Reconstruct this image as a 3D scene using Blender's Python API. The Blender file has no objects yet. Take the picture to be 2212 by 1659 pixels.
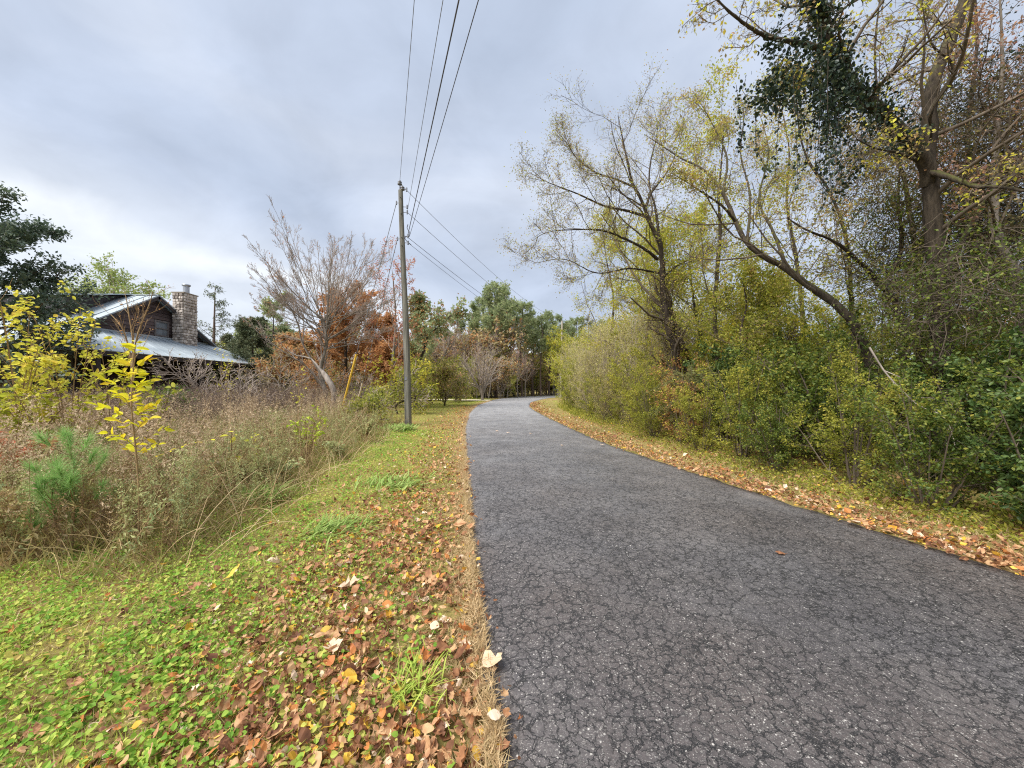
import bpy, bmesh, math
import numpy as np
from mathutils import Vector, Matrix
R_ = math.radians
scene = bpy.context.scene
col = scene.collection

# ------------------------------------------------------------------ camera
F = 831.0                      # focal length in pixels of a 2212 px wide picture
EYE = 1.5
cam_d = bpy.data.cameras.new("camera")
cam_d.sensor_width = 36.0
cam_d.lens = F / 2212 * 36
cam_d.shift_y = 0.0025
cam_d.clip_start = 0.05
cam_d.clip_end = 3000
cam = bpy.data.objects.new("camera", cam_d)
cam.location = (0, 0, EYE)
cam.rotation_euler = (R_(90), 0, 0)
col.objects.link(cam)
scene.camera = cam

# ------------------------------------------------------------------ sky and light
SUN_EL, SUN_AZ = 52, 232       # azimuth measured clockwise from +Y
world = bpy.data.worlds.new("World")
scene.world = world
world.use_nodes = True
wt = world.node_tree
wt.nodes.clear()
def wn(t, **k):
    n = wt.nodes.new(t)
    for a, b in k.items(): setattr(n, a, b)
    return n
wl = wt.links.new
tc = wn('ShaderNodeTexCoord')
sky = wn('ShaderNodeTexSky', sky_type='NISHITA')
sky.sun_disc = False
sky.sun_elevation = R_(SUN_EL)
sky.sun_rotation = R_(SUN_AZ)
# cloud deck: the view direction is projected on a flat layer so clouds shrink towards the horizon
sep = wn('ShaderNodeSeparateXYZ'); wl(tc.outputs['Generated'], sep.inputs[0])
zz = wn('ShaderNodeMath', operation='ADD'); wl(sep.outputs['Z'], zz.inputs[0]); zz.inputs[1].default_value = 0.42
dx = wn('ShaderNodeMath', operation='DIVIDE'); wl(sep.outputs['X'], dx.inputs[0]); wl(zz.outputs[0], dx.inputs[1])
dy = wn('ShaderNodeMath', operation='DIVIDE'); wl(sep.outputs['Y'], dy.inputs[0]); wl(zz.outputs[0], dy.inputs[1])
cmb = wn('ShaderNodeCombineXYZ'); wl(dx.outputs[0], cmb.inputs[0]); wl(dy.outputs[0], cmb.inputs[1])
mp = wn('ShaderNodeMapping'); mp.inputs['Rotation'].default_value = (0, 0, R_(-25)); mp.inputs['Scale'].default_value = (1.5, 1.7, 1); mp.inputs['Location'].default_value = (2.35, 0.55, 0)
wl(cmb.outputs[0], mp.inputs[0])
n1 = wn('ShaderNodeTexNoise'); n1.inputs['Scale'].default_value = 1.05; n1.inputs['Detail'].default_value = 7; n1.inputs['Roughness'].default_value = 0.5; n1.inputs['Distortion'].default_value = 0.5
wl(mp.outputs[0], n1.inputs['Vector'])
rp = wn('ShaderNodeValToRGB'); wl(n1.outputs['Fac'], rp.inputs[0])
e = rp.color_ramp.elements
e[0].position = 0.30; e[0].color = (5.1, 5.95, 7.5, 1)
e[1].position = 0.68; e[1].color = (7.1, 7.8, 9.1, 1)
m_ = e.new(0.5); m_.color = (5.8, 6.6, 8.1, 1)
# a brighter break in the deck low in the north-west
dirn = wn('ShaderNodeVectorMath', operation='DOT_PRODUCT'); wl(tc.outputs['Generated'], dirn.inputs[0])
dirn.inputs[1].default_value = (0.3205, -0.0679, 0.9447)
bd = wn('ShaderNodeMath', operation='ADD'); wl(dirn.outputs['Value'], bd.inputs[0]); bd.inputs[1].default_value = 0.0
nb = wn('ShaderNodeMath', operation='MULTIPLY_ADD'); wl(n1.outputs['Fac'], nb.inputs[0]); nb.inputs[1].default_value = 0.22; wl(bd.outputs[0], nb.inputs[2])
br = wn('ShaderNodeValToRGB'); wl(nb.outputs[0], br.inputs[0])
b = br.color_ramp.elements
b[0].position = 0.0; b[0].color = (.6, .6, .6, 1)
b[1].position = 0.22; b[1].color = (0, 0, 0, 1)
b2 = b.new(0.115); b2.color = (1, 1, 1, 1)
b3 = b.new(0.15); b3.color = (.35, .35, .35, 1)
b4 = b.new(0.07); b4.color = (.45, .45, .45, 1)
mixb = wn('ShaderNodeMix', data_type='RGBA'); wl(br.outputs[0], mixb.inputs[0]); wl(rp.outputs[0], mixb.inputs[6]); mixb.inputs[7].default_value = (9.8, 10.3, 10.9, 1)
n2 = wn('ShaderNodeTexNoise'); n2.inputs['Scale'].default_value = 2.7; n2.inputs['Detail'].default_value = 7; n2.inputs['Roughness'].default_value = 0.55; n2.inputs['Distortion'].default_value = 0.4
wl(mp.outputs[0], n2.inputs['Vector'])
mot = wn('ShaderNodeMapRange'); mot.inputs[1].default_value = 0.3; mot.inputs[2].default_value = 0.7; mot.inputs[3].default_value = 0.9; mot.inputs[4].default_value = 1.09
wl(n2.outputs['Fac'], mot.inputs[0])
mots = wn('ShaderNodeVectorMath', operation='SCALE'); wl(mixb.outputs[2], mots.inputs[0]); wl(mot.outputs[0], mots.inputs['Scale'])
mixs = wn('ShaderNodeMix', data_type='RGBA'); mixs.inputs[0].default_value = 0.94
wl(sky.outputs[0], mixs.inputs[6]); wl(mots.outputs[0], mixs.inputs[7])
bg = wn('ShaderNodeBackground'); bg.inputs[1].default_value = 0.07
wl(mixs.outputs[2], bg.inputs[0])
wo = wn('ShaderNodeOutputWorld'); wl(bg.outputs[0], wo.inputs[0])

sun_d = bpy.data.lights.new("sun", 'SUN')
sun_d.energy = 4.2
sun_d.angle = R_(40)
sun_d.color = (1.0, 0.97, 0.92)
sun = bpy.data.objects.new("sun", sun_d)
sd = Vector((math.sin(R_(SUN_AZ)) * math.cos(R_(SUN_EL)), math.cos(R_(SUN_AZ)) * math.cos(R_(SUN_EL)), math.sin(R_(SUN_EL))))
sun.rotation_euler = sd.to_track_quat('Z', 'Y').to_euler()
sun.location = (0, 0, 40)
col.objects.link(sun)
vs = scene.view_settings
vs.view_transform = 'Standard'
vs.look = 'None'
vs.exposure = 0.6
vs.gamma = 1.0
vs.use_curve_mapping = False
scene.cycles.use_denoising = False
scene.cycles.filter_width = 1.15
scene.cycles.max_bounces = 6
scene.cycles.diffuse_bounces = 2
scene.cycles.transmission_bounces = 2
scene.cycles.transparent_max_bounces = 4

# ------------------------------------------------------------------ helpers
def P(px, py, Y):
    """the place at distance Y that lies behind a spot of the picture"""
    return np.array([(px - 1106) / F * Y, Y, EYE + (835 - py) / F * Y])
def S(r, g, b, k=1.0):
    f = lambda c: ((c / 255 + 0.055) / 1.055) ** 2.4 if c > 10 else c / 255 / 12.92
    return (f(r) * k, f(g) * k, f(b) * k, 1)
def nrm(v):
    return v / np.maximum(np.linalg.norm(v, axis=-1, keepdims=True), 1e-9)

class Buf:
    def __init__(s): s.v, s.f, s.n = [], [], 0
    def add(s, v, f, m=0, smooth=False):
        v = np.asarray(v, dtype=np.float32).reshape(-1, 3)
        f = np.asarray(f, dtype=np.int32)
        if len(v) == 0 or len(f) == 0: return
        s.v.append(v); s.f.append((f + s.n, m, smooth)); s.n += len(v)
    def mesh(s, name, mats, off=None):
        me = bpy.data.meshes.new(name)
        v = np.concatenate(s.v)
        if off is not None: v = v - np.asarray(off, dtype=np.float32)
        me.vertices.add(len(v)); me.vertices.foreach_set('co', v.ravel())
        lv = np.concatenate([f.ravel() for f, _, _ in s.f])
        cnt = np.concatenate([np.full(len(f), f.shape[1], np.int32) for f, _, _ in s.f])
        mi = np.concatenate([np.full(len(f), m, np.int32) for f, m, _ in s.f])
        sm = np.concatenate([np.full(len(f), q, bool) for f, _, q in s.f])
        st = np.zeros(len(cnt), np.int32); st[1:] = np.cumsum(cnt)[:-1]
        me.loops.add(len(lv)); me.loops.foreach_set('vertex_index', lv)
        me.polygons.add(len(cnt)); me.polygons.foreach_set('loop_start', st)
        me.polygons.foreach_set('material_index', mi); me.polygons.foreach_set('use_smooth', sm)
        for m in (mats if isinstance(mats, (list, tuple)) else [mats]): me.materials.append(m)
        me.update(calc_edges=True)
        return me

def tag(o, label=None, cat=None, group=None, kind=None):
    if label: o['label'] = label
    if cat: o['category'] = cat
    if group: o['group'] = group
    if kind: o['kind'] = kind
    return o
def link(name, me, parent=None, loc=None):
    o = bpy.data.objects.new(name, me); col.objects.link(o)
    if parent: o.parent = parent
    if loc is not None: o.location = loc
    return o
def thing(name, label, cat, loc=(0, 0, 0), rz=0, group=None, scale=1):
    o = bpy.data.objects.new(name, None); col.objects.link(o)
    o.location = [float(c) for c in loc]; o.rotation_euler = (0, 0, rz); o.scale = (scale,) * 3 if np.isscalar(scale) else scale
    o.empty_display_size = 0.2
    return tag(o, label, cat, group)
def kids(o): return [c for c in o.children]
def dup(root, loc, rz=0, scale=1, label=None, group=None):
    r = root.copy(); col.objects.link(r)
    r.location = [float(c) for c in loc]; r.rotation_euler = (0, 0, rz); r.scale = (scale,) * 3 if np.isscalar(scale) else scale
    if label: r['label'] = label
    if group: r['group'] = group
    for ch in kids(root):
        c = ch.copy(); col.objects.link(c); c.parent = r
        for g in kids(ch):
            d = g.copy(); col.objects.link(d); d.parent = c
    return r

def resample(pts, n):
    p = np.asarray(pts, float)
    q = np.vstack([2 * p[0] - p[1], p, 2 * p[-1] - p[-2]])
    out = []
    for i in range(1, len(q) - 2):
        t = np.linspace(0, 1, 12, endpoint=False)[:, None]
        a, b_, c, d = q[i - 1], q[i], q[i + 1], q[i + 2]
        out.append(0.5 * (2 * b_ + (c - a) * t + (2 * a - 5 * b_ + 4 * c - d) * t ** 2 + (3 * b_ - a - 3 * c + d) * t ** 3))
    out = np.vstack(out + [p[-1:]])
    L = np.r_[0, np.cumsum(np.linalg.norm(np.diff(out, axis=0), axis=1))]
    s = np.linspace(0, L[-1], n)
    return np.stack([np.interp(s, L, out[:, k]) for k in range(p.shape[1])], 1)

def tubes(buf, Pl, Rd, k=3, m=0, smooth=None):
    Pl = np.asarray(Pl, float); Rd = np.asarray(Rd, float)
    if Pl.ndim == 2: Pl, Rd = Pl[None], Rd[None]
    B, n, _ = Pl.shape
    T = nrm(np.gradient(Pl, axis=1))
    mean = nrm(T.mean(1))
    ax = np.argmin(np.abs(mean), axis=1)
    ref = np.eye(3)[ax][:, None, :]
    N = nrm(np.cross(T, np.broadcast_to(ref, T.shape)))
    Bn = np.cross(T, N)
    a = np.arange(k) * 2 * np.pi / k
    V = Pl[:, :, None, :] + Rd[:, :, None, None] * (np.cos(a)[:, None] * N[:, :, None, :] + np.sin(a)[:, None] * Bn[:, :, None, :])
    i = np.arange(B)[:, None, None] * n * k + np.arange(n - 1)[None, :, None] * k
    j = np.arange(k)[None, None, :]; j2 = (j + 1) % k
    Fq = np.stack([i + j, i + j2, i + k + j2, i + k + j], -1).reshape(-1, 4)
    buf.add(V.reshape(-1, 3), Fq, m, (k >= 5) if smooth is None else smooth)

def grow(Pl, Rd, rng, m, t0=.2, t1=1., ang=45, asd=12, lf=.5, wander=.15, up=.05, n=6, rr=.5, rmin=.003, shape=.5, tip=.35):
    """one more order of branches on the given ones"""
    B, n0, _ = Pl.shape
    t = t0 + (t1 - t0) * (np.arange(m)[None] + rng.random((B, m))) / m
    x = np.clip(t * (n0 - 1), 0, n0 - 1.001); i = x.astype(int); f = (x - i)[..., None]
    bi = np.arange(B)[:, None]
    pos = Pl[bi, i] * (1 - f) + Pl[bi, i + 1] * f
    T = nrm(Pl[bi, i + 1] - Pl[bi, i])
    r0 = Rd[bi, i] * (1 - f[..., 0]) + Rd[bi, i + 1] * f[..., 0]
    plen = np.linalg.norm(np.diff(Pl, axis=1), axis=2).sum(1)
    ln = plen[:, None] * lf * (1 - shape * (t - t0) / max(t1 - t0, .01)) * rng.uniform(.65, 1.3, (B, m))
    rv = nrm(rng.normal(size=(B, m, 3)))
    N = nrm(np.cross(T, rv))
    a = np.radians(rng.normal(ang, asd, (B, m)))[..., None]
    d = nrm(np.cos(a) * T + np.sin(a) * N).reshape(-1, 3)
    p = pos.reshape(-1, 3); step = (ln.reshape(-1) / (n - 1))[:, None]
    out = [p]
    for s in range(n - 1):
        d = nrm(d + wander * rng.normal(size=d.shape) + np.array([0, 0, up]))
        p = p + d * step; out.append(p)
    Q = np.stack(out, 1)
    rs = np.maximum(r0.reshape(-1) * rr, rmin)
    q = rs[:, None] * np.linspace(1, tip, n)[None]
    return Q, np.maximum(q, rmin * .6)

def along(Pl, cnt, rng, t0=0., t1=1., jit=.02):
    B, n, _ = Pl.shape
    b_ = rng.integers(0, B, cnt); x = np.clip((t0 + (t1 - t0) * rng.random(cnt)) * (n - 1), 0, n - 1.001); i = x.astype(int); f = (x - i)[:, None]
    p = Pl[b_, i] * (1 - f) + Pl[b_, i + 1] * f
    return p + rng.normal(size=p.shape) * jit, nrm(Pl[b_, i + 1] - Pl[b_, i])

def rots(N, rng, up=.6, ydir=None, ymix=0., droop=0.):
    n_ = nrm(rng.normal(size=(N, 3)) + np.array([0, 0, up]))
    y = rng.normal(size=(N, 3)) + np.array([0, 0, -droop])
    if ydir is not None: y = y + ymix * ydir
    y = nrm(y - (y * n_).sum(1, keepdims=True) * n_)
    x = np.cross(y, n_)
    return np.stack([x, y, n_], -1)
def rotz(N, rng, tilt=.12):
    a = rng.random(N) * 2 * np.pi
    n_ = nrm(np.stack([rng.normal(size=N) * tilt, rng.normal(size=N) * tilt, np.ones(N)], 1))
    y = np.stack([np.cos(a), np.sin(a), np.zeros(N)], 1)
    y = nrm(y - (y * n_).sum(1, keepdims=True) * n_)
    return np.stack([np.cross(y, n_), y, n_], -1)

def stamp(buf, tmpl, pos, rot, sc):
    N = len(pos)
    if N == 0: return
    sc = np.broadcast_to(np.asarray(sc, float), (N,)) if np.ndim(sc) < 2 else np.asarray(sc)
    for tv, tf, m, sm in tmpl:
        v = tv[None] * (sc[:, None, None] if sc.ndim == 1 else sc[:, None, :])
        V = np.einsum('nij,nkj->nki', rot, v) + pos[:, None, :]
        Fm = tf[None] + (np.arange(N) * len(tv))[:, None, None]
        buf.add(V.reshape(-1, 3), Fm.reshape(-1, tf.shape[1]), m, sm)
def as_tmpl(buf):
    out, base = [], 0
    for v, (f, m, sm) in zip(buf.v, buf.f):
        out.append((v.astype(float), f - base, m, sm)); base += len(v)
    return out
def T_(v, f, m=0, sm=False): return [(np.array(v, float), np.array(f, np.int32), m, sm)]

# leaf outlines, one unit long
LEAF = lambda w=.28, z=.07, m=0: T_([(0, 0, 0), (w, .45, z), (0, 1, 0), (-w, .45, z)], [(0, 1, 2), (0, 2, 3)], m)
OVATE = lambda w=.3, z=.06, m=0: T_([(0, 0, 0), (w * .8, .22, z), (w, .5, z), (w * .6, .8, z * .5), (0, 1, -.05), (-w * .6, .8, z * .5), (-w, .5, z), (-w * .8, .22, z), (0, .5, 0)],
                                  [(0, 1, 8), (1, 2, 8), (2, 3, 8), (3, 4, 8), (4, 5, 8), (5, 6, 8), (6, 7, 8), (7, 0, 8)], m)
BLADE = lambda m=0: T_([(-.035, 0, 0), (.035, 0, 0), (.028, .45, .05), (-.028, .45, .05), (0, 1, .28)], [(0, 1, 2), (0, 2, 3), (3, 2, 4)], m)
NEEDLE = lambda w=.02, m=0: T_([(-w, 0, 0), (w, 0, 0), (0, 1, 0)], [(0, 1, 2)], m)
def tri_outline(pts, curl=.25, m=0):
    """a lobed leaf, triangulated, curled across and along"""
    bm = bmesh.new()
    vs_ = [bm.verts.new((x, y, 0)) for x, y in pts]
    bm.faces.new(vs_)
    bmesh.ops.triangulate(bm, faces=bm.faces[:])
    bm.verts.index_update()
    v = np.array([x.co[:] for x in bm.verts]); f = np.array([[q.index for q in g.verts] for g in bm.faces], np.int32)
    bm.free()
    v[:, 2] = curl * (v[:, 0] ** 2 * 1.6 + (v[:, 1] - .5) ** 2 * .5) + .03 * np.sin(v[:, 1] * 17 + v[:, 0] * 9)
    return [(v, f, m, False)]
def lobed(seed, lobes=3, curl=.3, w=.42, deep=.45):
    r = np.random.default_rng(seed)
    right = [(.02, 0), (.03, .16)]
    for i in range(lobes):
        y = .25 + .55 * i / lobes
        wd = w * (1 - .25 * abs(i - 1)) * r.uniform(.85, 1.1)
        right += [(wd * .55, y - .02), (wd, y + .12 + .05 * r.random()), (wd * deep * .6, y + .12)]
    right += [(.1, .86)]
    left = [(-x * r.uniform(.9, 1.1), y) for x, y in reversed(right)]
    return tri_outline(right + [(0, 1.0)] + left, curl)
def flake(curl=.3, w=.3):
    o = [(.015, 0), (.02, .14), (w * .7, .28), (w, .5), (w * .7, .75), (.08, .93), (0, 1)]
    return tri_outline(o + [(-x, y) for x, y in reversed(o[:-1])], curl)

def scatter_stuff(name, tmpls, pos, rot, sc, kind, mats, label):
    """uncountable plants: a cloud of points that carries copies of a few modelled plants"""
    N = len(pos); me = bpy.data.meshes.new(name); me.vertices.add(N); me.vertices.foreach_set('co', np.asarray(pos, np.float32).ravel())
    eul = np.zeros((N, 3), np.float32)
    for i in range(N): eul[i] = Matrix(rot[i].tolist()).to_euler()
    for nm, ty, dat in (('turn', 'FLOAT_VECTOR', eul), ('size', 'FLOAT', np.asarray(sc, np.float32)), ('kind_of', 'INT', np.asarray(kind, np.int32))):
        a = me.attributes.new(nm, ty, 'POINT'); a.data.foreach_set('vector' if ty == 'FLOAT_VECTOR' else 'value', dat.ravel())
    o = link(name, me)
    g = bpy.data.node_groups.new(name, 'GeometryNodeTree')
    g.interface.new_socket('Geometry', in_out='INPUT', socket_type='NodeSocketGeometry'); g.interface.new_socket('Geometry', in_out='OUTPUT', socket_type='NodeSocketGeometry')
    gi = g.nodes.new('NodeGroupInput'); go = g.nodes.new('NodeGroupOutput'); jn = g.nodes.new('GeometryNodeJoinGeometry'); L = g.links.new
    def attr(nm, ty):
        n = g.nodes.new('GeometryNodeInputNamedAttribute'); n.data_type = ty; n.inputs['Name'].default_value = nm
        return [q for q in n.outputs if q.enabled and q.name == 'Attribute'][0]
    at_, as_, ak = attr('turn', 'FLOAT_VECTOR'), attr('size', 'FLOAT'), attr('kind_of', 'INT')
    e2r = g.nodes.new('FunctionNodeEulerToRotation'); L(at_, e2r.inputs[0])
    for k, t in enumerate(tmpls):
        b_ = Buf()
        for v, f, m, sm in t: b_.add(v, f, m, sm)
        to = bpy.data.objects.new(name + '_plant', b_.mesh(name + '_plant', mats))
        oi = g.nodes.new('GeometryNodeObjectInfo'); oi.inputs['Object'].default_value = to
        cmp_ = g.nodes.new('FunctionNodeCompare'); cmp_.data_type = 'INT'; cmp_.operation = 'EQUAL'
        ii = [q for q in cmp_.inputs if q.enabled]; L(ak, ii[0]); ii[1].default_value = k
        ip = g.nodes.new('GeometryNodeInstanceOnPoints'); L(gi.outputs[0], ip.inputs['Points']); L(cmp_.outputs[0], ip.inputs['Selection']); L(oi.outputs['Geometry'], ip.inputs['Instance'])
        L(e2r.outputs[0], ip.inputs['Rotation']); L(as_, ip.inputs['Scale']); L(ip.outputs[0], jn.inputs[0])
    L(jn.outputs[0], go.inputs[0])
    md = o.modifiers.new('scatter', 'NODES'); md.node_group = g
    return tag(o, label, None, None, 'stuff')

# ------------------------------------------------------------------ materials
def new_mat(name):
    m = bpy.data.materials.new(name); m.use_nodes = True
    nt = m.node_tree; nt.nodes.clear()
    return m, nt, nt.nodes.new, nt.links.new
def ramp(nt, stops, interp='LINEAR'):
    r = nt.nodes.new('ShaderNodeValToRGB'); el = r.color_ramp.elements; r.color_ramp.interpolation = interp
    k = len(stops)
    for i, c in enumerate(stops):
        p, c = (c if len(c) == 2 else (i / max(k - 1, 1), c))
        if i < 2: el[i].position = p; el[i].color = c
        else: el.new(p).color = c
    return r
def leaf_mat(name, stops, transl=.4, rough=.6, spec=.25, clump=1.2, amount=.35, single=False, inst=False):
    """colour differs from leaf to leaf, and drifts gently through the plant"""
    m, nt, nn, ll = new_mat(name)
    g = nn('ShaderNodeNewGeometry'); t = nn('ShaderNodeTexCoord')
    no = nn('ShaderNodeTexNoise'); no.inputs['Scale'].default_value = clump; no.inputs['Detail'].default_value = 1
    ll(t.outputs['Object'], no.inputs['Vector'])
    mr = nn('ShaderNodeMapRange'); mr.inputs[1].default_value = .3; mr.inputs[2].default_value = .7
    ll(no.outputs['Fac'], mr.inputs[0])
    mx = nn('ShaderNodeMix'); mx.inputs[0].default_value = amount
    ll(nn('ShaderNodeObjectInfo').outputs['Random'] if single else g.outputs['Random Per Island'], mx.inputs[2]); ll(mr.outputs[0], mx.inputs[3])
    if inst: ll(nn('ShaderNodeObjectInfo').outputs['Random'], mx.inputs[3])
    r = ramp(nt, stops); ll(mx.outputs[0], r.inputs[0])
    p = nn('ShaderNodeBsdfPrincipled'); p.inputs['Roughness'].default_value = rough; p.inputs['Specular IOR Level'].default_value = spec
    ll(r.outputs[0], p.inputs['Base Color'])
    tr = nn('ShaderNodeBsdfTranslucent'); ll(r.outputs[0], tr.inputs[0])
    s = nn('ShaderNodeMixShader'); s.inputs[0].default_value = transl
    ll(p.outputs[0], s.inputs[1]); ll(tr.outputs[0], s.inputs[2])
    o = nn('ShaderNodeOutputMaterial'); ll(s.outputs[0], o.inputs[0])
    return m
def bark_mat(name, c1, c2, scale=6., moss=None, stretch=.2, bump=.9):
    m, nt, nn, ll = new_mat(name)
    t = nn('ShaderNodeTexCoord'); mp_ = nn('ShaderNodeMapping'); mp_.inputs['Scale'].default_value = (1, 1, stretch)
    ll(t.outputs['Object'], mp_.inputs[0])
    no = nn('ShaderNodeTexNoise'); no.inputs['Scale'].default_value = scale * 3; no.inputs['Detail'].default_value = 5; no.inputs['Roughness'].default_value = .65
    ll(mp_.outputs[0], no.inputs['Vector'])
    r = ramp(nt, [(.3, c1), (.7, c2)]); ll(no.outputs['Fac'], r.inputs[0])
    src = r.outputs[0]
    if moss:
        g = nn('ShaderNodeNewGeometry'); sp = nn('ShaderNodeSeparateXYZ'); ll(g.outputs['Normal'], sp.inputs[0])
        n2 = nn('ShaderNodeTexNoise'); n2.inputs['Scale'].default_value = 5; n2.inputs['Detail'].default_value = 4; ll(t.outputs['Object'], n2.inputs['Vector'])
        ad = nn('ShaderNodeMath'); ad.operation = 'MULTIPLY_ADD'; ll(n2.outputs['Fac'], ad.inputs[0]); ad.inputs[1].default_value = 1.6; ll(sp.outputs['Z'], ad.inputs[2])
        mr = nn('ShaderNodeMapRange'); mr.inputs[1].default_value = 1.0; mr.inputs[2].default_value = 1.6; ll(ad.outputs[0], mr.inputs[0])
        mx = nn('ShaderNodeMix'); mx.data_type = 'RGBA'; ll(mr.outputs[0], mx.inputs[0]); ll(src, mx.inputs[6]); mx.inputs[7].default_value = moss
        src = mx.outputs[2]
    p = nn('ShaderNodeBsdfPrincipled'); p.inputs['Roughness'].default_value = .9; p.inputs['Specular IOR Level'].default_value = .15
    ll(src, p.inputs['Base Color'])
    bp = nn('ShaderNodeBump'); bp.inputs['Strength'].default_value = bump; bp.inputs['Distance'].default_value = .02; ll(no.outputs['Fac'], bp.inputs['Height']); ll(bp.outputs[0], p.inputs['Normal'])
    o = nn('ShaderNodeOutputMaterial'); ll(p.outputs[0], o.inputs[0])
    return m
def plain(name, c1, c2=None, scale=8., rough=.7, metal=0., spec=.3, stretch=(1, 1, 1), bump=0., isl=0.):
    m, nt, nn, ll = new_mat(name)
    t = nn('ShaderNodeTexCoord'); mp_ = nn('ShaderNodeMapping'); mp_.inputs['Scale'].default_value = stretch
    ll(t.outputs['Object'], mp_.inputs[0])
    no = nn('ShaderNodeTexNoise'); no.inputs['Scale'].default_value = scale; no.inputs['Detail'].default_value = 5; no.inputs['Roughness'].default_value = .6
    ll(mp_.outputs[0], no.inputs['Vector'])
    r = ramp(nt, [(.3, c1), (.7, c2 or c1)])
    if isl:
        oi = nn('ShaderNodeObjectInfo')
        mx = nn('ShaderNodeMix'); mx.inputs[0].default_value = isl
        ll(no.outputs['Fac'], mx.inputs[2]); ll(oi.outputs['Random'], mx.inputs[3]); ll(mx.outputs[0], r.inputs[0])
    else: ll(no.outputs['Fac'], r.inputs[0])
    p = nn('ShaderNodeBsdfPrincipled'); p.inputs['Roughness'].default_value = rough; p.inputs['Metallic'].default_value = metal; p.inputs['Specular IOR Level'].default_value = spec
    ll(r.outputs[0], p.inputs['Base Color'])
    if bump:
        bp = nn('ShaderNodeBump'); bp.inputs['Strength'].default_value = bump; bp.inputs['Distance'].default_value = .02; ll(no.outputs['Fac'], bp.inputs['Height']); ll(bp.outputs[0], p.inputs['Normal'])
    o = nn('ShaderNodeOutputMaterial'); ll(p.outputs[0], o.inputs[0])
    return m

B_GREY = bark_mat('bark_grey', S(92, 84, 76), S(150, 140, 128))
B_DARK = bark_mat('bark_dark', S(42, 36, 32), S(84, 74, 64))
B_MOSS = bark_mat('bark_mossy', S(38, 33, 29), S(92, 82, 70), moss=S(86, 86, 48))
B_PALE = bark_mat('bark_pale', S(104, 94, 86), S(196, 184, 172), scale=1.6)
B_TWIG = bark_mat('bark_twig', S(134, 120, 110), S(176, 162, 150), bump=.1)
B_TWIGD = bark_mat('bark_twig_dark', S(80, 70, 60), S(118, 106, 92), bump=.1)
B_STEM = bark_mat('bark_stem', S(126, 100, 70), S(176, 150, 112), bump=.1)
B_PINE = bark_mat('bark_pine', S(80, 66, 58), S(128, 110, 98))
L_OLIVE = leaf_mat('leaf_olive', [S(94, 105, 38), S(138, 145, 56), S(174, 172, 76), S(212, 192, 94)], transl=.5)
L_YGREEN = leaf_mat('leaf_yellow_green', [S(131, 142, 47), S(172, 177, 62), S(205, 200, 84), S(222, 190, 84)], transl=.5)
L_DARK = leaf_mat('leaf_dark', [S(54, 70, 29), S(86, 107, 43), S(120, 134, 56), S(170, 166, 75)], rough=.5, spec=.4)
L_WHIP = leaf_mat('leaf_whip', [S(169, 163, 101), S(201, 192, 129), S(224, 214, 152), S(201, 178, 125)], transl=.55)
L_IVY = leaf_mat('leaf_ivy', [S(24, 38, 32), S(36, 54, 42), S(54, 70, 52), S(100, 104, 58)], transl=.2, rough=.4, spec=.4)
L_MAGN = leaf_mat('leaf_magnolia', [S(52, 68, 52), S(76, 94, 72), S(106, 122, 98), S(140, 150, 128)], transl=.25, rough=.35, spec=.5)
L_GOLD = leaf_mat('leaf_gold', [S(168, 176, 58), S(208, 206, 72), S(232, 222, 92), S(232, 196, 90)], transl=.45)
L_BRIGHT = leaf_mat('leaf_bright', [S(190, 196, 40), S(222, 218, 48), S(238, 222, 60), S(232, 184, 62)], transl=.45, single=True, clump=5, amount=.3)
L_RUST = leaf_mat('leaf_rust', [S(150, 114, 84), S(184, 136, 92), S(206, 154, 102), S(176, 152, 108)], transl=.5)
L_RED = leaf_mat('leaf_red', [S(160, 96, 80), S(190, 116, 90), S(212, 150, 112), S(196, 164, 104)])
L_SPARSE = leaf_mat('leaf_sparse', [S(138, 126, 92), S(164, 152, 104), S(184, 164, 112), S(196, 146, 104)], transl=.4)
L_PURPLE = leaf_mat('leaf_purple', [S(130, 106, 98), S(160, 126, 112), S(180, 146, 122), S(170, 116, 104)])
L_PINE = leaf_mat('needle_pine', [S(124, 140, 100), S(150, 164, 118), S(174, 182, 132), S(190, 186, 136)], transl=.58, clump=.5)
L_PINEB = leaf_mat('needle_fresh', [S(118, 160, 84), S(154, 194, 112), S(190, 216, 144)], transl=.35, clump=6)
L_CEDAR = leaf_mat('needle_cedar', [S(78, 90, 66), S(100, 110, 80), S(122, 128, 94), S(138, 134, 102)], transl=.15, clump=.8)
L_WEED = leaf_mat('weed_brown', [S(149, 126, 100), S(192, 166, 136), S(226, 203, 171), S(196, 190, 132)], inst=True, transl=.45)
L_WEEDG = leaf_mat('weed_green', [S(137, 142, 91), S(169, 171, 114), S(197, 195, 137), S(159, 184, 135)], inst=True, transl=.4)
L_STRAW = leaf_mat('straw', [S(150, 124, 86), S(190, 162, 118), S(218, 192, 150), S(176, 160, 104)], transl=.3)
L_GRASS = leaf_mat('grass', [S(126, 156, 60), S(166, 188, 80), S(200, 208, 100), S(220, 208, 122)], transl=.4, clump=.8, amount=.5)
L_GRASSB = leaf_mat('grass_bluish', [S(130, 160, 76), S(160, 184, 100), S(186, 200, 120)], transl=.4)
L_CLOVER = leaf_mat('clover', [S(78, 116, 42), S(118, 162, 58), S(158, 192, 78), S(206, 210, 106), S(206, 178, 106)], transl=.45, clump=1.6, amount=.4)
L_LITTER = leaf_mat('leaf_litter', [S(82, 54, 40), S(130, 88, 62), S(176, 126, 88), S(208, 170, 126), S(156, 102, 64)], transl=.25, amount=.35, clump=22)
L_LITTERY = leaf_mat('leaf_litter_yellow', [S(206, 150, 54), S(226, 184, 70), S(232, 200, 110)], transl=.25, amount=.4, clump=22)
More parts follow.
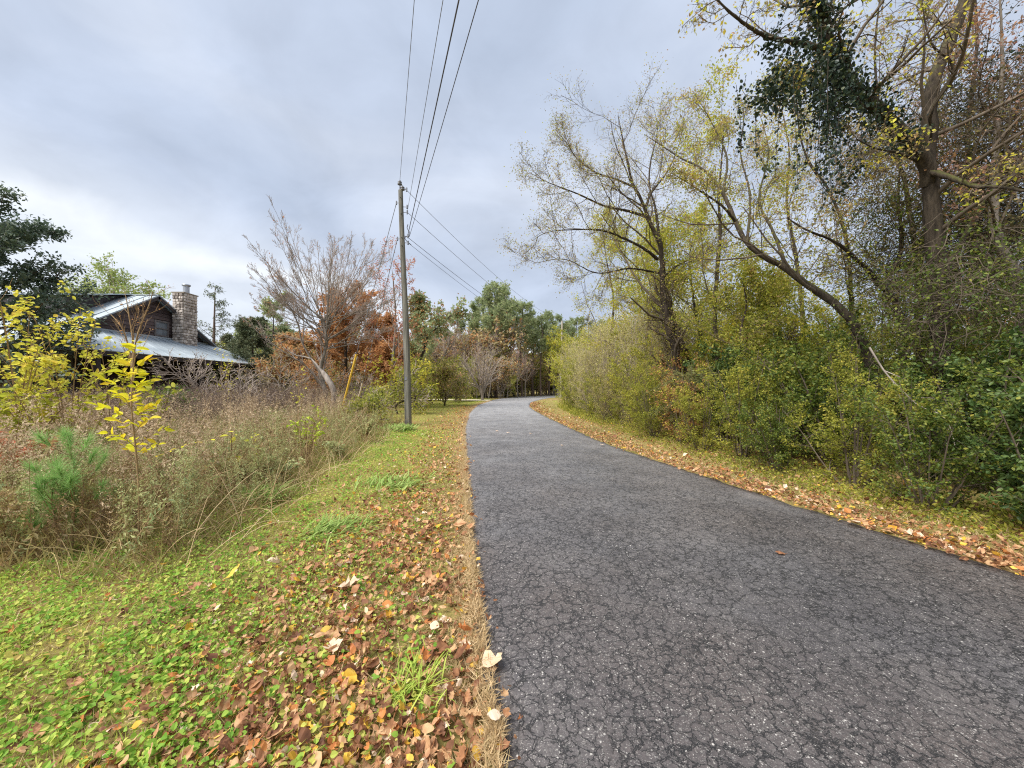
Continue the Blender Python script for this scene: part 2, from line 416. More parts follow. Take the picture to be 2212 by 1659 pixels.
L_LITTERP = leaf_mat('leaf_litter_pale', [S(216, 184, 152), S(232, 208, 184), S(226, 196, 150)], transl=.2, amount=.4, clump=22)
L_LITTERO = leaf_mat('leaf_litter_orange', [S(170, 106, 60), S(200, 134, 76), S(180, 104, 64)], transl=.25, amount=.4, clump=22)

# ------------------------------------------------------------------ ground
Lpts = [(1.3, -6), (.6, -2), (-.065, 1.5), (-.31, 3), (-.68, 5.8), (-1.24, 10), (-1.63, 13.1), (-2.35, 20.8), (-2.75, 30), (-1.9, 44), (1.7, 58), (9, 65), (20, 69), (45, 73), (120, 76)]
Rpts = [(6.2, -6), (5.2, -2), (4.4, 1.5), (4.0, 3), (3.3, 5.8), (2.45, 10), (2.15, 13.1), (1.62, 20), (1.35, 27.7), (2.1, 38), (5.6, 52), (10.5, 58), (20, 62), (45, 66), (120, 69)]
def Lx(y): return np.interp(y, [p[1] for p in Lpts[:10]], [p[0] for p in Lpts[:10]])
def Rx(y): return np.interp(y, [p[1] for p in Rpts[:11]], [p[0] for p in Rpts[:11]])
def bump_h(x, y):
    return .035 * np.sin(1.3 * x + .7 * y) * np.sin(.9 * y - .4 * x) + .02 * np.sin(3.1 * x + 1.7) * np.sin(2.7 * y) + .05 * np.sin(.31 * x + .2) * np.sin(.23 * y)
def gz(x, y):
    x = np.asarray(x, float); y = np.asarray(y, float)
    d = np.maximum(Lx(y) - x, x - Rx(y))
    w = np.clip((d - .3) / 1.5, 0, 1) * np.clip((70 - np.abs(y)) / 30, 0, 1)
    return w * bump_h(x, y)
def ground_material():
    m, nt, nn, ll = new_mat('ground_soil')
    t = nn('ShaderNodeTexCoord')
    a = nn('ShaderNodeTexNoise'); a.inputs['Scale'].default_value = .55; a.inputs['Detail'].default_value = 5; ll(t.outputs['Object'], a.inputs['Vector'])
    b_ = nn('ShaderNodeTexNoise'); b_.inputs['Scale'].default_value = 26; b_.inputs['Detail'].default_value = 6; b_.inputs['Roughness'].default_value = .7; ll(t.outputs['Object'], b_.inputs['Vector'])
    r1 = ramp(nt, [(.35, S(122, 124, 58)), (.5, S(160, 150, 84)), (.65, S(168, 134, 92))]); ll(a.outputs['Fac'], r1.inputs[0])
    r2 = ramp(nt, [(.3, S(70, 58, 40)), (.5, S(120, 104, 66)), (.7, S(170, 146, 98))]); ll(b_.outputs['Fac'], r2.inputs[0])
    mx = nn('ShaderNodeMix'); mx.data_type = 'RGBA'; mx.inputs[0].default_value = .55; ll(r1.outputs[0], mx.inputs[6]); ll(r2.outputs[0], mx.inputs[7])
    p = nn('ShaderNodeBsdfPrincipled'); p.inputs['Roughness'].default_value = .95; p.inputs['Specular IOR Level'].default_value = .1; ll(mx.outputs[2], p.inputs['Base Color'])
    bp = nn('ShaderNodeBump'); bp.inputs['Strength'].default_value = .8; bp.inputs['Distance'].default_value = .03; ll(b_.outputs['Fac'], bp.inputs['Height']); ll(bp.outputs[0], p.inputs['Normal'])
    o = nn('ShaderNodeOutputMaterial'); ll(p.outputs[0], o.inputs[0])
    return m
def build_ground():
    xs = np.unique(np.r_[-1500, -700, -300, -150, -90, np.arange(-60, 60.1, 2.5), np.arange(-12, 12.1, .4), 90, 150, 300, 700, 1500])
    ys = np.unique(np.r_[-1500, -700, -300, -100, -40, -20, np.arange(-10, 100, 2.5), np.arange(-6, 30, .4), 130, 200, 400, 800, 1500])
    X, Y = np.meshgrid(xs, ys); Z = gz(X, Y)
    V = np.stack([X, Y, Z], -1).reshape(-1, 3)
    nx, ny = len(xs), len(ys)
    i = (np.arange(ny - 1)[:, None] * nx + np.arange(nx - 1)[None]).ravel()
    b_ = Buf(); b_.add(V, np.stack([i, i + 1, i + nx + 1, i + nx], 1), 0, True)
    tag(link('ground', b_.mesh('ground', ground_material())), 'verge and field of soil, thatch and dead grass', None, None, 'structure')
build_ground()

def road_material():
    m, nt, nn, ll = new_mat('asphalt_worn')
    t = nn('ShaderNodeTexCoord'); O = t.outputs['Object']
    def noise(sc, det=4, ro=.55, vec=O):
        n = nn('ShaderNodeTexNoise'); n.inputs['Scale'].default_value = sc; n.inputs['Detail'].default_value = det; n.inputs['Roughness'].default_value = ro; ll(vec, n.inputs['Vector']); return n
    def mth(op, a, b_=None, c=None, cl=False):
        n = nn('ShaderNodeMath'); n.operation = op; n.use_clamp = cl
        for k, q in enumerate((a, b_, c)):
            if q is None: continue
            if isinstance(q, (int, float)): n.inputs[k].default_value = q
            else: ll(q, n.inputs[k])
        return n.outputs[0]
    def rng_(v, a, b_):
        n = nn('ShaderNodeMapRange'); n.inputs[1].default_value = a; n.inputs[2].default_value = b_; ll(v, n.inputs[0]); return n.outputs[0]
    def mixc(f, a, b_):
        n = nn('ShaderNodeMix'); n.data_type = 'RGBA'
        if isinstance(f, (int, float)): n.inputs[0].default_value = f
        else: ll(f, n.inputs[0])
        for k, q in ((6, a), (7, b_)):
            if isinstance(q, tuple): n.inputs[k].default_value = q
            else: ll(q, n.inputs[k])
        return n.outputs[2]
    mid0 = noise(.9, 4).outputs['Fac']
    big = noise(.55, 3).outputs['Fac']; mid = noise(2.3, 4).outputs['Fac']; fine = noise(60, 4, .7).outputs['Fac']
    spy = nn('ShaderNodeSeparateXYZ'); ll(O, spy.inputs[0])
    far_glare = mth('MULTIPLY_ADD', rng_(spy.outputs['Y'], 2.5, 22.), .9, mth('MULTIPLY', mth('SUBTRACT', mid0, .5), .5), True)
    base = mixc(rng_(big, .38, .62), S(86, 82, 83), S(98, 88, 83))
    base = mixc(far_glare, base, S(204, 202, 202))  # asphalt pales up the lane: grazing sky glare painted into the base colour
    base = mixc(mth('MULTIPLY', rng_(mid, .35, .75), .5), base, S(64, 60, 64))
    base = mixc(mth('MULTIPLY', rng_(fine, .35, .7), .75), base, S(44, 43, 43))
    # stones showing in the worn surface
    st = nn('ShaderNodeTexVoronoi'); st.inputs['Scale'].default_value = 82; ll(O, st.inputs['Vector'])
    sc = nn('ShaderNodeSeparateColor'); ll(st.outputs['Color'], sc.inputs[0])
    s2 = nn('ShaderNodeTexVoronoi'); s2.inputs['Scale'].default_value = 170; ll(O, s2.inputs['Vector'])
    sc2 = nn('ShaderNodeSeparateColor'); ll(s2.outputs['Color'], sc2.inputs[0])
    szv = mth('MULTIPLY_ADD', sc.outputs[2], .34, .14)
    st1 = mth('MULTIPLY', mth('MULTIPLY_ADD', mth('SUBTRACT', szv, st.outputs['Distance']), 9., .3, True), rng_(sc.outputs[0], .66, .8))
    st2 = mth('MULTIPLY', rng_(s2.outputs['Distance'], .5, .3), rng_(sc2.outputs[0], .4, .8))
    stone = mth('MAXIMUM', st1, mth('MULTIPLY', st2, .75))
    shade = ramp(nt, [S(100, 97, 94), S(126, 122, 118), S(150, 146, 138), S(204, 198, 190)]); ll(sc.outputs[1], shade.inputs[0])
    base = mixc(mth('MULTIPLY', stone, .85), base, shade.outputs[0])
    # alligator cracks: two warped cell nets, stronger in some areas
    wv = nn('ShaderNodeVectorMath'); wv.operation = 'MULTIPLY_ADD'; wn_ = noise(11, 5, .7)
    ll(wn_.outputs['Color'], wv.inputs[0]); wv.inputs[1].default_value = (.11, .11, .11); ll(O, wv.inputs[2])
    area = noise(.7, 3, .6).outputs['Fac']
    def cracks(sc_, wd, lo, hi):
        v = nn('ShaderNodeTexVoronoi'); v.feature = 'DISTANCE_TO_EDGE'; v.inputs['Scale'].default_value = sc_; v.inputs['Randomness'].default_value = 1
        ll(wv.outputs[0], v.inputs['Vector'])
        return mth('MULTIPLY', rng_(v.outputs['Distance'], wd, wd * .3), rng_(area, lo, hi))
    brk_ = rng_(noise(9, 3, .6).outputs['Fac'], .38, .5)
    cr = mth('MAXIMUM', mth('MULTIPLY', cracks(15, .062, .3, .44), brk_), mth('MULTIPLY', cracks(8.4, .036, .22, .4), rng_(noise(5, 4, .6).outputs['Fac'], .34, .46)))
    base = mixc(mth('MULTIPLY', cr, mth('MULTIPLY_ADD', far_glare, -.6, .95, True)), base, S(26, 25, 26))
    p = nn('ShaderNodeBsdfPrincipled'); p.inputs['Roughness'].default_value = .55; p.inputs['Specular IOR Level'].default_value = .6
    ll(base, p.inputs['Base Color'])
    h = mth('SUBTRACT', mth('ADD', mth('MULTIPLY', stone, .25), mth('MULTIPLY', fine, .5)), mth('MULTIPLY', cr, 1.6))
    bp = nn('ShaderNodeBump'); bp.inputs['Strength'].default_value = .55; bp.inputs['Distance'].default_value = .006; ll(h, bp.inputs['Height']); ll(bp.outputs[0], p.inputs['Normal'])
    o = nn('ShaderNodeOutputMaterial'); ll(p.outputs[0], o.inputs[0])
    return m
def build_road():
    rg = np.random.default_rng(3)
    L = resample(Lpts, 900); Rr = resample(Rpts, 900)
    yv = L[:, 1]
    jl = .022 * np.sin(yv * 7.3) + .02 * np.sin(yv * 17.1 + 1) + rg.normal(size=900) * .012
    jr = .022 * np.sin(yv * 6.1 + 2) + .02 * np.sin(yv * 15.7) + rg.normal(size=900) * .012
    d = nrm(Rr - L)
    L = L + d * jl[:, None]; Rr = Rr + d * jr[:, None]
    ts = np.array([0, .004, .05, .2, .35, .5, .65, .8, .95, .996, 1.])
    zs = np.array([-.06, .022, .03, .05, .062, .065, .062, .05, .03, .022, -.06])
    V = np.zeros((900, len(ts), 3))
    V[..., :2] = L[:, None, :] * (1 - ts)[None, :, None] + Rr[:, None, :] * ts[None, :, None]
    V[..., 2] = zs
    k = len(ts)
    i = (np.arange(899)[:, None] * k + np.arange(k - 1)[None]).ravel()
    b_ = Buf(); b_.add(V.reshape(-1, 3), np.stack([i, i + 1, i + k + 1, i + k], 1), 0, True)
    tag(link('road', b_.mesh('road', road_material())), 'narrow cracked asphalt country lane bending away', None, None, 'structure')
    # pale gravel drive that leaves the lane on its outer side, far along
    dv = resample([(-2.2, 40), (-6, 41.5), (-12, 42.5), (-24, 43), (-40, 42)], 40)
    w = np.stack([dv + [0, 1.6], dv - [0, 1.6]], 1)
    V = np.concatenate([w, np.full((40, 2, 1), .085)], 2).reshape(-1, 3)
    i = np.arange(39) * 2
    b_ = Buf(); b_.add(V, np.stack([i, i + 1, i + 3, i + 2], 1))
    tag(link('driveway', b_.mesh('driveway', plain('gravel_pale', S(190, 176, 150), S(216, 204, 180), 30, .95))), 'pale gravel driveway joining the lane', None, None, 'structure')
build_road()

# ------------------------------------------------------------------ house
def box(buf, x0, x1, y0, y1, z0, z1, m=0):
    v = [(x0, y0, z0), (x1, y0, z0), (x1, y1, z0), (x0, y1, z0), (x0, y0, z1), (x1, y0, z1), (x1, y1, z1), (x0, y1, z1)]
    buf.add(v, [(0, 3, 2, 1), (4, 5, 6, 7), (0, 1, 5, 4), (1, 2, 6, 5), (2, 3, 7, 6), (3, 0, 4, 7)], m)
def slab(buf, quad, th, m=0):
    """four corners of a sheet, thickened downwards along its own normal"""
    q = np.array(quad, float); n = nrm(np.cross(q[1] - q[0], q[3] - q[0]))
    if n[2] < 0: n = -n
    v = np.vstack([q, q - n * th])
    buf.add(v, [(0, 1, 2, 3), (7, 6, 5, 4), (0, 4, 5, 1), (1, 5, 6, 2), (2, 6, 7, 3), (3, 7, 4, 0)], m)
def build_house():
    rg = np.random.default_rng(11)
    WOOD = plain('weathered_boards', S(66, 55, 54), S(116, 100, 96), 3, .85, stretch=(1, .25, 8), bump=.5, isl=.35)
    WOOD2 = plain('grey_boards', S(88, 84, 90), S(132, 126, 130), 3, .85, stretch=(.25, 1, 8), bump=.5, isl=.35)
    METAL = plain('roof_metal', S(150, 160, 166), S(182, 190, 194), 1.1, .6, .1, .4)
    TRIM = plain('dark_trim', S(56, 50, 50), S(80, 72, 70), 6)
    STONE = plain('field_stone', S(146, 134, 124), S(218, 206, 194), 7, .9, bump=.9, isl=.5)
    MORT = plain('mortar', S(140, 128, 112), S(170, 158, 140), 12, .95, bump=.5)
    GLASS = plain('window_glass', S(112, 118, 124), S(140, 146, 150), 2, .1, spec=.8)
    FRAME = plain('window_frame', S(96, 90, 88), S(130, 122, 118), 8)
    FLUE = plain('flue_metal', S(150, 154, 160), S(186, 190, 196), 4, .4, .6)
    o = np.array([-20.5, 22.0, 0.0])
    h = thing('house', 'dark board house with pale metal roofs and a stone chimney behind the weeds', 'house', o)
    def pt(name, buf, mat, parent, smooth=None): return link(name, buf.mesh(name, mat, o), parent)
    XW = -20.5; YA = 22.0; ZA = 6.7; YL, YR, ZE = 17.9, 26.1, 4.32
    sl = (ZA - ZE) / (YA - YL)
    XB = -31.0
    # solid core, walls are faced with boards
    b_ = Buf()
    v = []
    for x in (XB, XW - .06):
        v += [(x, YL + .1, -.2), (x, YR - .1, -.2), (x, YR - .1, ZE - .1), (x, YA, ZA - .16), (x, YL + .1, ZE - .1)]
    b_.add(v, [(0, 1, 6, 5), (1, 2, 7, 6), (2, 3, 8, 7), (3, 4, 9, 8), (4, 0, 5, 9)]); b_.add(v, [(0, 4, 3, 2, 1), (5, 6, 7, 8, 9)])
    wall = pt('wall', b_, TRIM, h)
    def plank(y0, y1, z0, z1, x=XW):
        b2 = Buf(); j = rg.uniform(-.008, .008)
        v = [(x - .055, y0[0], z0), (x + j, y0[0], z0), (x + j, y1[0], z0), (x - .055, y1[0], z0), (x - .055, y0[1], z1), (x - .03 + j, y0[1], z1), (x - .03 + j, y1[1], z1), (x - .055, y1[1], z1)]
        b2.add(v, [(0, 3, 2, 1), (4, 5, 6, 7), (0, 1, 5, 4), (1, 2, 6, 5), (2, 3, 7, 6), (3, 0, 4, 7)])
        pt('plank', b2, WOOD, wall)
    W0, W1, WZ0, WZ1 = 22.05, 22.95, 4.42, 5.35      # window in the gable
    z = .2
    while z < ZA - .2:
        z1 = min(z + .2, ZA - .17)
        if not (2.4 < z < 4.1):
            lim = lambda q: (max(YL + .12, YA - (ZA - .14 - q) / sl), min(YR - .12, YA + (ZA - .14 - q) / sl))
            a0, a1 = lim(z), lim(z1 - .008)
            if WZ0 - .15 < z < WZ1:
                plank((a0[0], a1[0]), (W0, W0), z, z1 - .008); plank((W1, W1), (a0[1], a1[1]), z, z1 - .008)
            else: plank((a0[0], a1[0]), (a0[1], a1[1]), z, z1 - .008)
        z += .2
    b2 = Buf(); x = XW + .03
    for (y0, y1, q0, q1) in ((W0, W0 + .09, WZ0, WZ1), (W1 - .09, W1, WZ0, WZ1), (W0 + .09, W1 - .09, WZ1 - .09, WZ1), (W0 + .09, W1 - .09, WZ0, WZ0 + .09), (W0 + .09, W1 - .09, 4.86, 4.91)):
        box(b2, x - .09, x, y0, y1, q0, q1)
    win = pt('window', b2, FRAME, h)
    for q0, q1 in ((WZ0 + .09, 4.86), (4.91, WZ1 - .09)):
        b3 = Buf(); box(b3, x - .07, x - .05, W0 + .09, W1 - .09, q0, q1); pt('pane', b3, GLASS, win)
    # main roof: two slopes of metal sheets with standing seams
    def sheets(name, parent, A, B, C_, D, n, mat=METAL):
        """sheets side by side from edge A-D to edge B-C, seams along A-D"""
        A, B, C_, D = [np.array(q, float) for q in (A, B, C_, D)]
        for i in range(n):
            a, c = i / n, (i + 1) / n
            b4 = Buf(); q = [A + (B - A) * a, A + (B - A) * c, D + (C_ - D) * c, D + (C_ - D) * a]
            slab(b4, q, .03)
            nn_ = nrm(np.cross(q[1] - q[0], q[3] - q[0])); nn_ = nn_ * np.sign(nn_[2])
            e = (q[1] - q[0]) / np.linalg.norm(q[1] - q[0]) * .03
            slab(b4, [q[0] + nn_ * .035, q[0] + e + nn_ * .035, q[3] + e + nn_ * .035, q[3] + nn_ * .035], .034)
            pt('roof_sheet', b4, mat, parent)
    b4 = Buf(); box(b4, XB, XW + .35, YA - .08, YA + .08, ZA + .0, ZA + .05)
    roof = pt('roof', b4, METAL, h)
    ov = .35
    sheets('roof', roof, (XW + ov, YA, ZA), (XB, YA, ZA), (XB, YL - .35, ZE - .2), (XW + ov, YL - .35, ZE - .2), 17)
    sheets('roof', roof, (XW + ov, YA, ZA), (XB, YA, ZA), (XB, YR + .35, ZE - .2), (XW + ov, YR + .35, ZE - .2), 10)
    b5 = Buf()   # barge boards under the rake
    for ys, ye in ((YA, YL - .35), (YA, YR + .35)):
        slab(b5, [(XW + ov - .05, ys, ZA - .035), (XW + ov + .0, ys, ZA - .035), (XW + ov + .0, ye, ZE - .235), (XW + ov - .05, ye, ZE - .235)], .17)
    pt('barge_board', b5, TRIM, h)
    # shed dormer on the near slope
    XD = -22.0; YD = 18.9; ZD = 5.95
    zs = ZA - sl * (YA - YD)
    b6 = Buf()
    v = []
    for xx in (XB, XD - .05): v += [(xx, YD + .05, zs - .3), (xx, YA, ZA - .3), (xx, YA, ZA + .0), (xx, YD + .05, ZD - .05)]
    b6.add(v, [(0, 1, 5, 4), (1, 2, 6, 5), (2, 3, 7, 6), (3, 0, 4, 7), (0, 3, 2, 1), (4, 5, 6, 7)])
    dorm = pt('dormer', b6, TRIM, h)
    for i in range(9):
        z0 = zs - .02 + i * .15; z1 = z0 + .143
        if z0 > ZD - .05: break
        bb = Buf(); box(bb, XB, XD - .01, YD + .0, YD + .045, z0, min(z1, ZD - .02)); pt('plank', bb, WOOD2, dorm)
    for i in range(14):
        z0 = zs - .02 + i * .15; z1 = z0 + .143
        yb = lambda q: YA - (ZA - q) / sl            # slope line
        yt = lambda q: YD if q < ZD - .04 else YD + (q - ZD + .04) / ((ZA - ZD) / (YA - YD))
        y0a, y1a, y0b, y1b = yt(z0), yb(z0), yt(z1), yb(z1)
        y1a, y1b = min(y1a + .05, YA), min(y1b + .05, YA)
        if z0 > ZA - .06 or y1a - y0a < .05: break
        y0b = min(y0b, y1b - .02)
        bb = Buf()
        v = [(XD - .05, y0a, z0), (XD, y0a, z0), (XD, y1a, z0), (XD - .05, y1a, z0), (XD - .05, y0b, z1), (XD - .02, y0b, z1), (XD - .02, y1b, z1), (XD - .05, y1b, z1)]
        bb.add(v, [(0, 3, 2, 1), (4, 5, 6, 7), (0, 1, 5, 4), (1, 2, 6, 5), (2, 3, 7, 6), (3, 0, 4, 7)]); pt('plank', bb, WOOD2, dorm)
    sheets('roof', dorm, (XD + .3, YA + .02, ZA + .08), (XB, YA + .02, ZA + .08), (XB, YD - .45, ZD - .02), (XD + .3, YD - .45, ZD - .02), 15)
    # porch roof round the gable end, hipped at both ends
    XE = -17.0; ZT, ZB = 4.33, 3.02
    b7 = Buf(); box(b7, XW - .0, XW + .1, 17.0, 26.4, ZT - .02, ZT + .06)
    pr = pt('porch_roof', b7, METAL, h)
    sheets('p', pr, (XW + .02, 18.0, ZT), (XW + .02, 26.2, ZT), (XE, 26.9, ZB - .05), (XE, 15.6, ZB), 16)
    b8 = Buf(); v = [(XW + .02, 26.2, ZT), (XE, 26.9, ZB - .05), (XW + .02, 28.2, ZB + .2)]
    b8.add(v, [(0, 1, 2)]); b8.add(np.array(v) - [0, 0, .04], [(2, 1, 0)]); pt('roof_sheet', b8, METAL, pr)
    sheets('p', pr, (XW + .02, 18.0, ZT), (XB, 18.0, ZT), (XB, 15.6, ZB), (XE, 15.6, ZB), 12)
    b9 = Buf(); box(b9, XE - .12, XE - .04, 15.7, 26.8, ZB - .24, ZB - .045); box(b9, XB, XE - .12, 15.7, 15.78, ZB - .24, ZB - .045); pt('fascia', b9, TRIM, h)
    for y in (15.9, 18.6, 21.3, 24, 26.5):
        bp_ = Buf(); box(bp_, XE - .32, XE - .16, y, y + .16, -.1, ZB - .06); pt('post', bp_, TRIM, h)
    bf = Buf(); box(bf, XB, XE - .1, 15.8, 26.7, -.1, .25); pt('porch_floor', bf, TRIM, h)
    # chimney of field stones
    CX0, CX1, CY0, CY1, CZ = -20.36, -19.7, 23.08, 24.05, 7.12
    bc = Buf(); box(bc, CX0, CX1, CY0, CY1, 3.0, CZ)
    chim = pt('chimney', bc, MORT, h)
    def stone(c, u, w, hgt, n_):
        """an uneven stone: eight jittered corners and a raised face"""
        u = np.array(u, float); n_ = np.array(n_, float); up = np.array([0, 0, 1.])
        k = 7
        a = np.arange(k) * 2 * np.pi / k + rg.random() * 2
        rr = rg.uniform(.86, 1.12, k)
        cx = np.sign(np.cos(a)) * np.abs(np.cos(a)) ** .6 * rr * w / 2; cz = np.sign(np.sin(a)) * np.abs(np.sin(a)) ** .6 * rr * hgt / 2
        ring0 = c + cx[:, None] * u + cz[:, None] * up - n_ * .03
        ring1 = c + .98 * cx[:, None] * u + .98 * cz[:, None] * up + n_ * .025
        ring2 = c + .7 * cx[:, None] * u + .7 * cz[:, None] * up + n_ * rg.uniform(.045, .075)
        v = np.vstack([ring0, ring1, ring2]); f = []
        for r in range(2):
            for i in range(k): f.append((r * k + i, r * k + (i + 1) % k, (r + 1) * k + (i + 1) % k, (r + 1) * k + i))
        bb = Buf(); bb.add(v, f); bb.add(v, [tuple(2 * k + i for i in range(k))]); pt('stone', bb, STONE, chim)
    for face in (0, 1, 2):
        z = 3.5
        while z < CZ - .1:
            hgt = rg.uniform(.13, .21); hgt = min(hgt, CZ - z + .02)
            s = 0; Lf = (CX1 - CX0) if face in (0, 2) else (CY1 - CY0)
            while s < Lf - .05:
                w = min(rg.uniform(.13, .29), Lf - s)
                if Lf - s - w < .1: w = Lf - s
                if face == 0: stone(np.array([CX0 + s + w / 2, CY0, z + hgt / 2]), (1, 0, 0), w * rg.uniform(.9, 1.12), hgt * rg.uniform(.9, 1.2), (0, -1, 0))
                elif face == 1: stone(np.array([CX1, CY0 + s + w / 2, z + hgt / 2]), (0, 1, 0), w * rg.uniform(.9, 1.12), hgt * rg.uniform(.9, 1.2), (1, 0, 0))
                s += w
            z += hgt
    bk = Buf(); box(bk, CX0 - .05, CX1 + .07, CY0 - .07, CY1 + .05, CZ, CZ + .06); pt('chimney_cap', bk, MORT, chim)
    bq = Buf(); a = np.array([-20.0, 23.62, 0])
    tubes(bq, [a + [0, 0, CZ + .05], a + [0, 0, CZ + .3], a + [0, 0, CZ + .62]], [.16, .16, .16], 14)
    tubes(bq, [a + [0, 0, CZ + .52], a + [0, 0, CZ + .56], a + [0, 0, CZ + .63], a + [0, 0, CZ + .66]], [.17, .22, .22, .05], 14)
    pt('flue', bq, FLUE, h)
build_house()

# ------------------------------------------------------------------ utility poles and lines
def build_poles():
    WOODP = bark_mat('pole_wood', S(74, 72, 64), S(150, 146, 134), scale=7, stretch=.05, bump=.4)
    PORC = plain('porcelain', S(92, 92, 96), S(120, 118, 120), 5, .25, spec=.6)
    STEEL = plain('galvanised', S(120, 122, 128), S(150, 152, 158), 8, .5, .5)
    WIRE = plain('wire', S(120, 122, 134), S(140, 142, 156), 8, .6)
    CABLE = plain('cable_black', S(84, 84, 96), S(104, 104, 116), 8, .6)
    YEL = plain('guard_yellow', S(222, 178, 60), S(236, 196, 84), 6, .5)
    WHT = plain('guard_white', S(204, 186, 160), S(228, 214, 194), 6, .5)
    base = np.array([-3.97, 14.7, 0.]); top = P(867, 412, 14.55)
    pole = thing('utility_pole', 'tall weathered grey wooden utility pole on the verge by the lane', 'utility pole', base)
    b_ = Buf(); n = 24
    ax = base + (top - base) * np.linspace(-.02, 1, n)[:, None]; ax[:, 0] += .03 * np.sin(np.linspace(0, 5, n))
    tubes(b_, ax, np.linspace(.135, .085, n), 14)
    tubes(b_, [ax[-1], ax[-1] + [0, 0, .02], ax[-1] + [0, 0, .03]], [.085, .08, .005], 14)
    link('pole_shaft', b_.mesh('pole_shaft', WOODP, base), pole)
    def at(z): return base + (top - base) * (z - base[2]) / (top[2] - base[2])
    def insul(p, parent, off):
        b2 = Buf(); zz_ = np.array([0, .03, .05, .08, .10, .13, .15, .19]); rr = np.array([.03, .085, .09, .05, .075, .08, .045, .03])
        tubes(b2, p + np.stack([0 * zz_, 0 * zz_, zz_], 1), rr, 12); link('insulator', b2.mesh('insulator', PORC, off), parent)
    pin = Buf(); tubes(pin, [ax[-1] - [.0, 0, .25], ax[-1] + [-.03, 0, .22]], [.02, .02], 6); link('pin', pin.mesh('pin', STEEL, base), pole)
    insul(ax[-1] + [-.03, 0, .2], pole, base); insul(ax[-1] + [.07, 0, .0], pole, base)
    hw = [(8.95, 1), (8.3, 1), (8.1, 1), (7.2, 1), (6.95, 1), (8.45, -1), (7.1, -1)]
    for z, s in hw:
        b3 = Buf(); c = at(z)
        tubes(b3, [c, c + [s * .2, 0, 0]], [.014, .014], 6); tubes(b3, [c + [s * .2, 0, -.07], c + [s * .2, 0, .07]], [.03, .03], 8)
        link('bracket', b3.mesh('bracket', STEEL, base), pole)
    gw = Buf(); tubes(gw, at(.0)[None] * 0 + np.stack([at(z) + [-.06, -.125 + .005 * z, 0] for z in np.linspace(.1, 9.0, 12)]), np.full(12, .006), 4); link('ground_wire', gw.mesh('ground_wire', STEEL, base), pole)
    tg_ = Buf(); c = at(1.8); box(tg_, c[0] - .04, c[0] + .04, c[1] - .137, c[1] - .13, 1.75, 1.86); link('tag_plate', tg_.mesh('tag_plate', STEEL, base), pole)
    for zb in (8.6, 8.0, 7.1, 6.8):
        bt_ = Buf(); c = at(zb); tubes(bt_, [c + [0, -.13, 0], c + [0, -.08, 0]], [.018, .018], 6); link('bolt', bt_.mesh('bolt', STEEL, base), pole)
    # the next pole, at the bend
    b2_ = np.array([6.45, 51, 0.])
    pole2 = thing('utility_pole', 'distant pale utility pole at the bend beside the belt tip', 'utility pole', b2_)
    b4 = Buf(); tubes(b4, [b2_ + [0, 0, -.2], b2_ + [.1, 0, 5], b2_ + [.2, 0, 10.2]], [.15, .13, .1], 10)
    link('pole_shaft', b4.mesh('pole_shaft', bark_mat('pole_pale', S(150, 140, 124), S(190, 180, 164)), b2_), pole2)
    insul(b2_ + [.2, 0, 10.1], pole2, b2_)
    b0 = np.array([12.5, -31, 0.])        # the pole behind the viewer carries the near span
    def span(a, c, sag, r, mat, lab, group=None):
        t = np.linspace(0, 1, 48)[:, None]; p = a + (c - a) * t; p[:, 2] -= 4 * sag * (t * (1 - t))[:, 0]
        b5 = Buf(); tubes(b5, p, np.full(48, r), 6)
        tag(link('power_line', b5.mesh('power_line', mat, a), None, a), lab, 'power line', 'power lines on the utility poles')
    j = lambda z, s=.2: at(z) + [s, 0, 0]
    tp = ax[-1] + [-.03, 0, .36]
    span(tp, b0 + [-1.6, 0, 9.9], .5, .007, WIRE, 'thin top wire running overhead from the insulator at the pole tip')
    span(j(8.1), b0 + [-.7, 0, 9.2], .55, .0065, WIRE, 'thin neutral wire overhead, second from the left')
    span(j(7.25), b0 + [-.3, 0, 8.6], .55, .012, CABLE, 'thick dark cable overhead, heaviest of the four')
    span(j(7.2, .26), b0 + [.9, 0, 8.6], .5, .008, CABLE, 'dark overhead cable on the right of the thick one')
    span(ax[-1] + [.07, 0, .18], b2_ + [.2, 0, 10.3], .9, .009, WIRE, 'highest wire descending from the pole tip to the far woods')
    span(j(8.1), b2_ + [.3, 0, 9.0], .8, .009, WIRE, 'middle wire descending from the pole bracket to the far woods')
    span(j(7.15), b2_ + [.3, 0, 7.8], .75, .009, CABLE, 'dark cable descending from the low bracket to the far woods')
    span(j(6.95), b2_ + [.2, 0, 7.3], .8, .007, CABLE, 'lowest cable descending from the pole to the far woods')
    # drip loop
    b6 = Buf(); c = at(7.2)
    tubes(b6, resample([c + [.2, 0, .45], c + [.17, 0, .3], c + [.26, 0, .15], c + [.24, 0, -.02], c + [.1, 0, -.03], c + [.12, 0, -.15], c + [.3, .1, -.3]], 24), np.full(24, .014), 6)
    link('drip_loop', b6.mesh('drip_loop', CABLE, base), pole)
    # two stays with guards
    for (za, anc, L0, mat, lab, r) in ((8.45, P(733, 905, 17.6), 3.3, YEL, 'steel pole stay with a long yellow guard in the weeds', .045), (7.1, P(766, 897, 20.0), 2.3, WHT, 'steel pole stay with a pale guard, behind the yellow one', .04)):
        anc = np.array([anc[0], anc[1], 0.]); a = at(za) - [.2, 0, 0]
        g = thing('guy_wire', lab, 'guy wire', anc)
        b7 = Buf(); tubes(b7, [anc - (a - anc) * .02, a], [.012, .012], 5); link('cable', b7.mesh('cable', STEEL, anc), g)
        d = (a - anc) / np.linalg.norm(a - anc); b8 = Buf(); tubes(b8, [anc + d * .15, anc + d * L0 * .5, anc + d * L0], [r, r, r], 10); link('guard', b8.mesh('guard', mat, anc), g)
build_poles()

